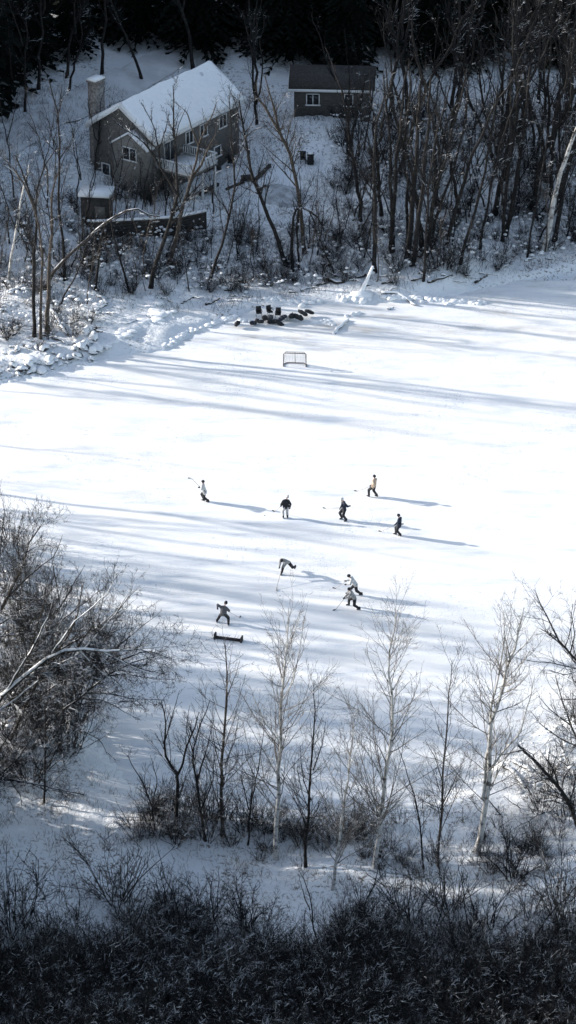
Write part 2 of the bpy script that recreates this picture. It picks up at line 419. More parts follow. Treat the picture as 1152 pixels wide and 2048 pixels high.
def tree_meshes(rng, lines, style, bark, twig, origin, wob=.0, sides=7, ntrunk=1):
    """lines: list of (pts, r0, r1). returns trunk MB, crown MB"""
    tr, cr = MB(), MB()
    K = 14
    P, R = [], []
    for pts, r0, r1 in lines:
        q = resample(pts, K); L = np.linalg.norm(q[-1]-q[0])
        w = rng.normal(0, 1, (K, 3)); w = np.cumsum(w, 0); w -= np.linspace(0, 1, K)[:, None]*w[-1]; q = q+w*L*.004*(1+wob)
        P.append(q); s = np.linspace(0, 1, K); R.append(r0*(1-s)**.8+r1*(1-(1-s)**.8))
    P = np.array(P); R = np.array(R)
    flare = R.copy(); flare[0, 0] *= 1.35
    tr.tubes(P, flare, sides)
    A, B = P, R
    for n_, lv in enumerate(STY[style]):
        A, B = grow(rng, A, B, lv)
        (tr if n_ < ntrunk-1 else cr).tubes(A, B, 4 if n_ == 0 else 3)
    return tr, cr
def px_tree(name, label, cat, lines, style, bark='bark_dark', twig='twig_dark', group=None, seed=0, base=None, lean=0.0, ntrunk=1):
    """lines: [(pixel polyline, r0, r1)], first starts at the base. Each is set at the depth of the base; lean tips it away"""
    rng = np.random.default_rng(seed)
    b = g(*lines[0][0][0]) if base is None else np.array(base)
    out = []
    for k, (pl, r0, r1) in enumerate(lines):
        pts = []
        dep = 0 if k == 0 else rng.uniform(-.9, .9)
        for j, (x, y) in enumerate(pl):
            Y = b[1]+lean*j+dep*(j/max(1, len(pl)-1))+(rng.normal(0, .15) if 0 < j else 0)
            pts.append(on_plane(x, y, Y))
        out.append((np.array(pts), r0, r1))
    out[0][0][0][2] -= .25
    tr, cr = tree_meshes(rng, out, style, bark, twig, b)
    root = empty(name, b, label, cat, group)
    tr.build('trunk', M[bark], root, origin=b, smooth=True)
    cr.build('crown', M[twig], root, origin=b)
    return root

# prototypes for trees placed many times: two children, meshes round the origin
def proto_tree(seed, h, r, style, bark, twig, lean=.1, fork=0):
    rng = np.random.default_rng(seed)
    pts = [np.array([0, 0, -.3])]; d = np.array([rng.normal(0, lean), rng.normal(0, lean), 1.])
    for j in range(6):
        d = d+np.array([rng.normal(0, .07), rng.normal(0, .07), 0]); d[2] = 1
        pts.append(pts[-1]+norm(d)*h/6)
    lines = [(np.array(pts), r, r*.15)]
    for q in range(fork):
        k = rng.integers(1, 4); a = rng.uniform(0, 2*PI); dd = norm(np.array([math.cos(a)*.35, math.sin(a)*.35, 1]))
        f = [pts[k]]
        for j in range(5): f.append(f[-1]+norm(dd+np.array([0, 0, .08*j])+rng.normal(0, .06, 3))*h*(1-k/6)/5*.95)
        lines.append((np.array(f), r*.7, r*.12))
    tr, cr = tree_meshes(rng, lines, style, None, None, None, wob=1, sides=6)
    return tr.mesh('trunk', M[bark], smooth=True), cr.mesh('crown', M[twig])
def place_tree(name, pm, p, rz, sc, label, cat, group, tilt=(0, 0), names=('trunk', 'crown')):
    root = empty(name, p, label, cat, group)
    root.rotation_euler = (tilt[0], tilt[1], rz); root.scale = (sc, sc, sc)
    for nm, me in zip(names, pm):
        o = bpy.data.objects.new(nm, me); COL.objects.link(o); o.parent = root
    return root
WOOD = [proto_tree(100+i, 17+(i % 3)*1.6, .19+.03*(i % 3), 'wood', 'bark_dark', 'twig_dark', fork=i % 3) for i in range(6)]
SLIM = [proto_tree(200+i, 9+(i % 3)*1.5, .075+.015*(i % 2), 'slim', 'bark_dark', 'twig_dark', lean=.16, fork=i % 2) for i in range(6)]
SLIMB = [proto_tree(230+i, 8.5+(i % 3)*1.2, .07, 'slim', 'bark_mid', 'twig_brown', lean=.16, fork=1) for i in range(3)]
def proto_shrub(seed, h, n, twig, spread=.6, rr=.018, big=False):
    rng = np.random.default_rng(seed)
    a = rng.uniform(0, 2*PI, n); s = rng.uniform(.1, spread, n)
    P = np.zeros((n, 6, 3)); P[:, 0] = np.stack([np.cos(a)*.15*h, np.sin(a)*.15*h, -.15+0*a], 1)*rng.uniform(.2, 1, (n, 1))
    P[:, 0, 2] = -.15
    d = norm(np.stack([np.cos(a)*s, np.sin(a)*s, np.ones(n)], 1)); ln = h*rng.uniform(.6, 1.1, n)
    for j in range(1, 6):
        d = norm(d+rng.normal(0, .13, (n, 3))); P[:, j] = P[:, j-1]+d*(ln/5)[:, None]
    R = np.linspace(rr, .006, 6)[None]*rng.uniform(.7, 1.5, (n, 1))
    mb = MB(); mb.tubes(P, R, 4); A, B = P, R
    for lv in (dict(k=6 if big else 5, ang=38, len=.42, r=.6, jit=.2, K=4, rmin=.009, rtip=.006, t0=.1), dict(k=5 if big else 4, ang=40, len=.5, r=.7, jit=.25, K=3, rmin=.008, rtip=.006, t0=.05)):
        A, B = grow(rng, A, B, lv); mb.tubes(A, B, 3)
    return mb.mesh('shrub', M[twig])
SHRUB = [proto_shrub(300+i, 1.9+.35*(i % 3), 12+2*i, ['twig_dark', 'twig_brown', 'twig_dark', 'twig_dark'][i % 4], .8) for i in range(6)]
MASS = []
def place_shrub(p, rz, sc, label, group, pool=SHRUB, i=0, name='shrub', mass=False):
    if mass: MASS.append((pool[i % len(pool)], np.array(p, float), rz, sc)); return
    o = bpy.data.objects.new(name, pool[i % len(pool)]); COL.objects.link(o)
    o.location = p; o.rotation_euler = (0, 0, rz); o.scale = (sc, sc, sc*1.0)
    return tag(o, label, 'shrub', group)
print('protos', time.time()-T0)

# ------------------------------------------------------------------ far woods: traced trunks
S_ = lambda *p: list(p)
RW = [ # traced dark trunks of the far right wood: polyline, base radius
 ([(751,545),(750,470),(747,400),(745,330),(752,250),(770,190)], .20, 'dark crooked tree rising behind the snow covered leaning stump'),
 ([(781,498),(779,400),(776,300),(771,220),(768,150)], .16, None),
 ([(787,505),(790,400),(794,315),(802,230),(810,150)], .21, None),
 ([(813,520),(820,420),(828,325),(836,240),(844,150)], .27, None),
 ([(823,532),(834,430),(843,340),(852,250),(862,150)], .22, None),
 ([(861,492),(872,430),(896,370),(912,320),(926,260),(938,160)], .15, None),
 ([(888,500),(908,415),(925,360),(948,296),(975,245),(1002,190),(1030,150)], .19, None),
 ([(856,462),(868,400),(884,320),(896,250),(918,200),(935,160)], .13, None),
 ([(921,527),(941,460),(958,390),(972,330),(984,255),(996,170)], .15, None),
 ([(1003,482),(1009,400),(1016,325),(1019,240),(1022,150)], .18, None),
 ([(1011,472),(1028,400),(1037,340),(1046,262),(1052,200),(1060,130)], .24, None),
 ([(1106,482),(1114,430),(1126,370),(1143,310),(1160,250),(1180,190)], .24, None),
 ([(1068,340),(1076,290),(1082,248),(1090,200),(1098,150)], .18, None),
 ([(1128,235),(1134,205),(1142,160),(1148,120)], .16, None),
 ([(698,312),(704,265),(712,235),(722,200),(733,150)], .17, None),
 ([(695,306),(698,250),(698,200),(700,150)], .14, None),
 ([(728,302),(734,260),(742,210),(750,150)], .11, None),
 ([(843,560),(846,500),(852,420),(862,340),(880,250),(900,170)], .12, None),
 ([(960,500),(970,440),(985,360),(1000,300),(1022,230),(1050,160)], .13, None),
 ([(1053,515),(1062,460),(1074,400),(1085,330),(1098,260)], .10, None),
]
order = sorted(range(len(RW)), key=lambda i: RW[i][0][0][0])
ORD = ['first', 'second', 'third', 'fourth', 'fifth', 'sixth', 'seventh', 'eighth', 'ninth', 'tenth', 'eleventh', 'twelfth', 'thirteenth',
       'fourteenth', 'fifteenth', 'sixteenth', 'seventeenth', 'eighteenth', 'nineteenth', 'twentieth']
UPS = [i for i in order if RW[i][0][0][1] < 350]; LOW = [i for i in order if RW[i][0][0][1] >= 350 and RW[i][2] is None]
for i, (pl, r, lb) in enumerate(RW):
    if lb is None:
        if i in UPS: lb = f'{ORD[UPS.index(i)]} from the left of the dark trunks standing high on the far slope'
        else:
            th_ = 'thick' if r > .2 else ('slender' if r < .14 else 'tall')
            lb = f'{th_} dark trunk, {ORD[LOW.index(i)]} of the big trunks from left in the right wood'
    px_tree('bare_tree', lb, 'tree', [(pl, r, r*.35)], 'wood', seed=400+i, group='tall bare trees of the far right wood', lean=.25)
# snag with a snowy upper side at the right edge
px_tree('bare_tree', 'thick pale leaning trunk at the right edge of the wood, snow along one side', 'tree',
        [([(1086,502),(1098,450),(1113,380),(1128,325),(1148,270),(1175,210)], .26, .10)], 'wood', bark='bark_pale', seed=431, group='tall bare trees of the far right wood')

# traced trees of the left and middle far bank
LT = [
 ('dark straight tree with twin leaders at the left shore above the snowy rocks', [([(65,672),(62,600),(60,560),(64,500),(70,435),(62,400),(48,350),(30,310)],.17,.04),([(70,435),(75,380),(90,330),(110,300)],.08,.03)], 'bark_dark'),
 ('brownish tree just right of the twin-leader tree on the left shore', [([(80,676),(82,575),(84,500),(74,440),(64,400),(40,350),(0,310)],.13,.04)], 'bark_mid'),
 ('stout brown trunk standing among brush on the left shore', [([(93,668),(95,600),(98,520),(104,450),(100,400),(118,340)],.20,.05)], 'bark_mid'),
 ('tall thin dark tree with a sinuous trunk in front of the snowy left slope', [([(130,562),(127,500),(120,430),(117,370),(118,315),(113,245),(106,200),(98,160)],.13,.04),([(113,245),(122,210),(124,170)],.05,.02)], 'bark_dark'),
 ('pale grey leaning tree at the left edge of the far bank', [([(17,562),(22,520),(30,475),(39,420),(47,365),(58,330)],.14,.05),([(47,365),(30,345),(10,330)],.06,.02)], 'bark_pale'),
 ('dark tree leaning left behind the arched snowy trunk', [([(260,584),(252,550),(245,525),(237,495),(229,470),(224,430),(220,390)],.11,.04)], 'bark_dark'),
 ('slim dark tree with a fork low on its trunk, right of the arched snowy trunk', [([(190,582),(194,540),(198,500),(202,470),(215,440)],.13,.03),([(198,500),(188,470),(180,440)],.06,.02)], 'bark_dark'),
 ('large dark tree with wide spreading limbs in front of the deck of the house', [([(299,576),(306,540),(320,500),(333,465),(345,430),(352,402),(356,388)],.22,.12),
   ([(356,388),(340,362),(320,335),(303,305),(282,280),(250,258),(222,236)],.12,.03),([(356,388),(352,340),(349,290),(346,225),(346,170)],.12,.03),
   ([(320,335),(318,300),(312,265),(300,235),(282,205)],.07,.02),([(318,300),(330,260),(338,225)],.05,.02),([(349,290),(358,250),(372,215)],.05,.02)], 'bark_dark'),
 ('thick brown tree with a snow streaked right limb, beside the large dark tree', [([(337,532),(344,500),(354,460),(362,420),(372,390),(386,350),(398,335),(415,300),(432,270)],.22,.05),
   ([(372,390),(392,325),(398,290),(420,240),(432,210)],.12,.03),([(398,290),(382,255),(375,225),(345,200)],.08,.02)], 'bark_mid'),
 ('slender double-bend tree midway between the house and the dark leaning trunk', [([(418,562),(432,520),(450,475),(461,430),(470,385),(473,350),(474,325),(466,290),(465,250),(458,190)],.14,.03),
   ([(470,385),(486,350),(500,315)],.05,.02),([(449,478),(440,430),(438,390)],.05,.02)], 'bark_dark'),
 ('long dark straight trunk leaning left across the yard of the house', [([(572,535),(552,480),(531,430),(517,390),(505,355),(495,315),(487,280),(481,240),(478,200)],.20,.06),
   ([(487,280),(505,262),(535,250)],.05,.02),([(479,235),(468,200),(455,170)],.05,.02)], 'bark_dark'),
 ('tall grey leaning trunk reaching over the round yard cover, snow on one side', [([(608,508),(604,470),(600,430),(597,400),(590,362),(577,310),(566,283),(550,245),(530,210),(508,190)],.20,.08),
   ([(566,283),(552,240),(540,195),(530,150)],.12,.04),([(590,362),(598,340),(604,330)],.04,.02)], 'bark_mid'),
]
for i, (lb, lines, bark) in enumerate(LT):
    px_tree('bare_tree', lb, 'tree', lines, 'slim' if i in (4, 5, 6) else 'wood', bark=bark, twig='twig_brown' if bark == 'bark_mid' else 'twig_dark', seed=450+i, group='bare trees of the far left and middle bank')
px_tree('arched_tree', 'dark arching trunk bent over to the right, in the middle of the far bank', 'tree',
        [([(586,542),(584,500),(586,455),(588,425),(600,412),(618,422),(638,437),(648,462)], .16, .05), ([(598,552),(596,500),(594,455),(598,415)], .10, .07), ([(618,422),(628,445),(634,480),(638,510)], .06, .03)],
        'slim', seed=471, group='bare trees of the far left and middle bank')
px_tree('arched_tree', 'long arched trunk bowed over to the right and capped with snow, left far bank', 'tree',
        [([(88,578),(104,548),(135,515),(170,480),(200,452),(232,428),(265,413),(282,420),(300,432),(320,433)], .17, .05)],
        'slim', bark='bark_mid', seed=472, group='bare trees of the far left and middle bank')

# ------------------------------------------------------------------ scattered trees of the woods
rng = np.random.default_rng(11)
def scatter_px(n, x0, x1, y0, y1, mind, seed, ok=None):
    r = np.random.default_rng(seed); out = []; tries = 0
    while len(out) < n and tries < n*40:
        tries += 1
        x, y = r.uniform(x0, x1), r.uniform(y0, y1)
        if ok and not ok(x, y): continue
        p = g(x, y)
        if pond_dist(p[0], p[1]) < .4: continue
        if any((p[0]-q[0])**2+(p[1]-q[1])**2 < mind*mind for q in out): continue
        out.append(p)
    return out
def shore_y(x): return np.interp(x, [-100, 200, 330, 450, 640, 800, 900, 1000, 1100, 1200], [740, 700, 640, 600, 585, 585, 570, 545, 520, 500])
def house_zone(x, y): return (150 < x < 660 and y < 455) or (x < 260 and 120 < y < 300)
for k, p in enumerate(scatter_px(44, 640, 1260, 170, 560, 1.4, 21, lambda x, y: y < shore_y(x)-18 and not (x < 700 and y < 470))):
    place_tree('bare_tree', WOOD[k % 6], p, rng.uniform(0, 6.28), rng.uniform(.75, 1.05), 'tall leafless tree among many alike deep in the far right wood', 'tree', 'leafless trees deep in the right wood', (0, rng.normal(.10, .05)))
for k, p in enumerate(scatter_px(110, 650, 1260, 200, 568, .8, 22, lambda x, y: y < shore_y(x)-10 and not (x < 690 and y < 470))):
    place_tree('sapling', (SLIM+SLIMB[:1])[k % 7], p, rng.uniform(0, 6.28), rng.uniform(.6, 1.05), 'thin dark sapling among many alike in the far right wood', 'tree', 'thin saplings of the right wood', (0, rng.normal(.10, .06)))
for k, p in enumerate(scatter_px(46, -120, 640, 470, 600, 1.1, 23, lambda x, y: y < shore_y(x)-15)):
    place_tree('sapling', (SLIM+SLIMB)[k % 9], p, rng.uniform(0, 6.28), rng.uniform(.45, .8), 'thin leafless sapling in the brush below the house', 'tree', 'thin saplings below the house', (0, rng.normal(0, .08)))
for k, p in enumerate(scatter_px(22, -150, 210, 330, 670, 1.8, 24, lambda x, y: y < shore_y(x)-15)):
    place_tree('sapling', (SLIMB+SLIM)[k % 9], p, rng.uniform(0, 6.28), rng.uniform(.7, 1.1), 'thin leafless sapling on the far left bank', 'tree', 'thin saplings of the far left bank', (0, rng.normal(0, .08)))
for k, p in enumerate(scatter_px(16, -100, 700, 130, 260, 3.0, 25, lambda x, y: not (150 < x < 480 and y > 160))):
    place_tree('bare_tree', WOOD[k % 6], p, rng.uniform(0, 6.28), rng.uniform(.6, .85), 'leafless tree in the dim band of woods behind the houses', 'tree', 'leafless trees behind the houses')
for k, p in enumerate(scatter_px(14, 150, 440, 395, 475, 1.2, 26)):
    place_tree('sapling', (SLIM+SLIMB)[k % 9], p, rng.uniform(0, 6.28), rng.uniform(.55, .9), 'thin leafless sapling standing close below the walls of the house', 'tree', 'thin saplings close to the house', (0, rng.normal(0, .08)))
# undergrowth
for k, p in enumerate(scatter_px(230, 655, 1230, 230, 575, .75, 31, lambda x, y: y < shore_y(x)-2)):
    place_shrub(p, rng.uniform(0, 6.28), rng.uniform(.55, 1.2), 'leafless shrub in the snow laden undergrowth of the right wood', 'undergrowth of the right wood', i=k, mass=k % 3 != 0)
for k, p in enumerate(scatter_px(110, 170, 655, 458, 592, .7, 32, lambda x, y: y < shore_y(x)-8)):
    place_shrub(p, rng.uniform(0, 6.28), rng.uniform(.5, 1.0), 'leafless shrub in the brushy strip between house and pond', 'brush between house and pond', i=k, mass=k % 2 == 1)
for k, p in enumerate(scatter_px(80, -80, 200, 400, 695, .8, 33, lambda x, y: y < shore_y(x)-14)):
    place_shrub(p, rng.uniform(0, 6.28), rng.uniform(.5, .95), 'leafless brown shrub in the brush of the far left bank', 'brush of the far left bank', i=k+1, mass=k % 2 == 1)
for k, (x, y) in enumerate([(255,395),(235,400),(280,400),(300,410),(205,410),(330,395)]):
    place_shrub(g(x, y), rng.uniform(0, 6.28), rng.uniform(1.0, 1.35), ['dark bushy shrub against the light front wall of the house', 'dark shrub at the front corner of the house beside the shed', 'shrub under the double window of the house', 'shrub left of the deck posts', 'shrub between the shed and the house wall', 'shrub in front of the deck of the house'][k], 'shrubs round the house', i=k)
print('woods', time.time()-T0)

# ------------------------------------------------------------------ added evergreens (dark filler at the top, unseen shade casters on the left)
def proto_spruce(seed, h):
    r = np.random.default_rng(seed); mb = MB()
    tr = MB(); tr.tube([(0, 0, -.3), (0, 0, h*.5), (0, 0, h*.97)], [h*.016, h*.009, .01], 7)
    for z in np.arange(.08, .985, .021):
        rad = (1-z)**.8*h*.21*r.uniform(.8, 1.15)+.12
        n = int(9+10*(1-z))
        for a in r.uniform(0, 2*PI, n):
            L = rad*r.uniform(.6, 1.15); zz = z*h+r.uniform(-.15, .15)
            P = [np.array([0, 0, zz])+np.array([math.cos(a)*L*t, math.sin(a)*L*t, L*(.12*t-.55*t*t)]) for t in (0, .5, 1)]
            wdt = .13*L+.10
            sd = np.array([-math.sin(a), math.cos(a), 0])
            for q in range(2):                      # needle sprays along the bough
                for t in (.35, .6, .85, 1.0):
                    c_ = P[0]*(1-t)+P[2]*t+np.array([0, 0, L*.14*t*(1-t)*2])
                    s_ = sd if q else -sd
                    e = c_+s_*wdt*(1.25-t*.6)*r.uniform(.8, 1.6)+np.array([math.cos(a), math.sin(a), -.5])*wdt*.8
                    mb.add([c_-np.array([math.cos(a), math.sin(a), 0])*wdt*.8, c_+np.array([math.cos(a), math.sin(a), 0])*wdt*.6, e], [(0, 1, 2)])
            mb.add([P[0]-sd*wdt*.4, P[0]+sd*wdt*.4, P[2]], [(0, 1, 2)])
    return tr.mesh('trunk', M['bark_dark']), mb.mesh('crown', M['needle'])
SPR = [proto_spruce(500+i, 15+i*2) for i in range(3)]
print('spruces', time.time()-T0)
def spruce(p, sc, rz, k, label, group): return place_tree('spruce', SPR[k % 3], p, rz, sc, label, 'tree', group)
for row, (yy, n) in enumerate(((128, 11), (92, 12), (55, 13), (15, 13), (-30, 13))):  # filler evergreens, added so the top band stays dark
    for i in range(n):
        x = -60+(1270/(n-1))*i+rng.uniform(-25, 25)
        if row == 0 and 180 < x < 560: continue
        spruce(g(x, yy+rng.uniform(-14, 14)), rng.uniform(.8, 1.1), rng.uniform(0, 6.28), i+row, 'evergreen added as dark filler at the top of the slope', 'evergreens added to darken the top of the slope')
for k, (x, y) in enumerate([(-130,130),(-210,190),(-300,150),(-170,250),(-260,300),(-150,350),(-350,240),(-420,330),(-330,390),(-220,420),(-470,180),(-560,270),(-520,380),(-640,330),(-400,90),(-300,40),(-560,90),(-700,200),(-180,60),(-250,230),(-120,200),(-440,430),(-600,440),(-160,300),(-380,290),(-900,120),(-820,200),(-760,60),(-960,240),(-680,110),(-850,300),(-1000,60),(-1100,150)]):  # out of view, added to throw shade over house and yard
    spruce(g(x, y), (rng.uniform(1.9, 2.2) if y < 160 else rng.uniform(1.45, 1.85) if y < 340 else rng.uniform(.95, 1.2)), rng.uniform(0, 6.28), k, 'unseen evergreen added left of the house to shade it', 'unseen evergreens added to shade the house')
for k, (x, y) in enumerate([(-250-(q*37)%90-110*w_, 1600+56*q+22*w_) for q in range(10) for w_ in range(4)]):  # out of view, added to throw shade across the near bank
    spruce(g(x, y), rng.uniform(.95, 1.25), rng.uniform(0, 6.28), k, 'unseen evergreen added on the left to shade the near bank', 'unseen evergreens added to shade the near bank')
# leafless trees on the left bank whose crowns shade the pond
OFF = [(-200,1010,0),(-260,1130,0),(-160,1150,0),(-320,1085,0),(-200,1185,0),(-380,1150,0),(-440,1190,0),(-130,1240,0),(-230,1280,0),(-540,1110,0),(-160,1065,0),(-340,1230,0),(-500,1230,0),(-620,1180,0),(-150,1340,0),(-220,1420,0),(-470,812,1),(-520,838,0),(-470,905,0),(-620,930,0),(-560,868,2),(-460,962,1),(-600,985,1),(-260,1062,0),(-330,1040,0),(-210,1100,1),(-300,1120,0),(-420,1090,0),(-240,1165,0),(-520,1060,1),
       (-360,1190,0),(-190,1215,1),(-480,1150,0),(-600,1120,0),(-300,1250,1),(-180,1300,1),(-420,1260,0),(-560,1230,0),(-280,1350,1),(-160,1400,1),(-380,1380,1),
       (-250,1470,0),(-340,1540,1),(-190,1560,0),(-440,1480,0),(-560,1400,1),(-330,716,1),(-250,690,0),(-400,735,1),(-480,700,0),(-300,640,0),(-200,610,1),(-420,620,0),(-150,640,1),(-560,650,0)]
OFF = [(x-330, y-35, s) if 1000 < y < 1460 else (x, y, s) for k, (x, y, s) in enumerate(OFF) if not (780 < y < 900 and k % 2) and not (600 < y < 760 and k % 2) and not (1000 < y < 1300 and k % 4 == 1)]
for k, (x, y, s) in enumerate(OFF):
    place_tree('bare_tree', (WOOD if s == 0 else SLIM)[k % 6], g(x, y), rng.uniform(0, 6.28), rng.uniform(.85, 1.15) if s == 0 else rng.uniform(1.0, 1.4), 'leafless tree on the left bank of the pond', 'tree', 'leafless trees of the left bank')
print('offscreen', time.time()-T0)

# ------------------------------------------------------------------ the near bank: traced young trees
NT = [
 ('pale straight young tree at bottom centre, tallest of the front row', [([(555,1722),(556,1640),(558,1560),(562,1470),(565,1400),(568,1330),(573,1280),(577,1215)],.15,.02),
   ([(558,1480),(535,1450),(512,1405),(498,1370)],.05,.012),([(566,1400),(590,1360),(600,1300),(608,1230)],.045,.01),([(571,1300),(590,1260),(602,1222)],.04,.01),([(562,1460),(590,1450),(612,1420)],.04,.01)], 'bark_pale','twig_pale'),
 ('pale young tree with a forked top right of the centre', [([(748,1735),(755,1650),(763,1575),(770,1520),(776,1480),(783,1420),(786,1375),(781,1340),(782,1300),(788,1260),(794,1220)],.15,.02),
   ([(786,1380),(805,1345),(822,1320)],.045,.012),([(784,1400),(812,1370),(838,1345)],.04,.01),([(786,1378),(765,1345),(742,1320)],.04,.01),([(766,1560),(745,1520),(722,1490),(700,1470)],.045,.012),([(758,1620),(738,1570),(715,1520)],.04,.01)], 'bark_pale','twig_pale'),
 ('slim brownish young tree between the fork-topped pale tree and the large double-stemmed one', [([(876,1728),(880,1640),(884,1575),(890,1510),(895,1450),(897,1400),(900,1360),(904,1320)],.09,.015),
   ([(884,1560),(868,1510),(850,1480)],.035,.01),([(880,1620),(905,1570),(925,1530)],.035,.01)], 'bark_mid','twig_brown'),
 ('large double-stemmed pale tree at the right of the near bank', [([(950,1705),(962,1630),(972,1560),(978,1500),(983,1450),(993,1410),(1003,1370),(1012,1330),(1022,1300),(1034,1270),(1048,1215)],.19,.03),
   ([(968,1600),(978,1520),(985,1460),(987,1400),(1000,1350),(1008,1290),(1008,1220)],.10,.02),([(974,1545),(995,1520),(1012,1500),(1040,1470),(1050,1430),(1062,1390),(1070,1350)],.07,.015),
   ([(1014,1325),(1040,1300),(1062,1275),(1078,1250)],.05,.012),([(983,1455),(950,1420),(930,1390)],.045,.012),([(1000,1378),(1030,1350),(1060,1300),(1085,1290)],.045,.012)], 'bark_pale','twig_pale'),
 ('thin pale young tree just left of the fork-topped pale tree', [([(668,1778),(680,1690),(690,1620),(697,1560),(704,1500),(709,1450),(714,1415)],.10,.015),
   ([(690,1620),(672,1570),(655,1530)],.035,.01),([(700,1530),(722,1480),(728,1440)],.035,.01)], 'bark_pale','twig_pale'),
 ('slim dark young tree right of the tallest pale tree at bottom centre', [([(610,1735),(617,1650),(623,1580),(628,1520),(632,1450),(630,1400),(628,1360)],.10,.015),
   ([(622,1600),(605,1550),(600,1490)],.04,.01),([(626,1540),(645,1490),(652,1440)],.04,.01)], 'bark_dark','twig_dark'),
 ('narrow young tree with a two-tone trunk below the low timber goal', [([(447,1670),(448,1600),(449,1550),(452,1480),(455,1400),(456,1360),(452,1325),(450,1290)],.12,.02),
   ([(450,1530),(470,1480),(478,1430)],.04,.01),([(449,1560),(430,1500),(425,1450)],.04,.01),([(455,1390),(470,1350),(480,1320)],.03,.008)], 'bark_mid','twig_brown'),
 ('crooked dark tree with two wavy leaders in the lower left clump', [([(351,1660),(352,1590),(352,1550),(328,1515),(325,1480),(330,1440),(322,1400)],.13,.02),
   ([(352,1555),(368,1530),(372,1500),(388,1460),(398,1425)],.08,.02),([(330,1480),(345,1430),(360,1380)],.04,.01)], 'bark_dark','twig_dark'),
 ('dark many-stemmed young tree between the crooked tree and the two-tone trunk', [([(410,1680),(402,1620),(395,1560),(385,1510),(400,1450),(420,1400)],.09,.02),
   ([(395,1560),(415,1500),(428,1440)],.06,.012),([(402,1620),(425,1560),(430,1500)],.05,.01),([(390,1520),(372,1460),(380,1410)],.04,.01)], 'bark_dark','twig_dark'),
 ('thin dark leaning sapling left of the crooked dark tree', [([(312,1662),(305,1610),(290,1570),(270,1540),(255,1510)],.06,.015),([(305,1610),(315,1560),(300,1510)],.04,.01)], 'bark_dark','twig_dark'),
 ('dark slender sapling left of the large double-stemmed tree', [([(848,1740),(842,1650),(830,1590),(812,1530),(795,1490)],.06,.015)], 'bark_dark','twig_dark'),
 ('dark sapling right of the two-tone trunk in the near thicket', [([(495,1690),(498,1620),(510,1560),(522,1500),(530,1440)],.06,.012),([(498,1620),(482,1560),(485,1500)],.04,.01)], 'bark_dark','twig_dark'),
]
for i, (lb, lines, bark, twig) in enumerate(NT):
    px_tree('young_tree', lb, 'tree', lines, 'poplar' if i < 7 else 'poplar_limb', bark=bark, twig=twig, seed=600+i, group='young trees along the near bank')
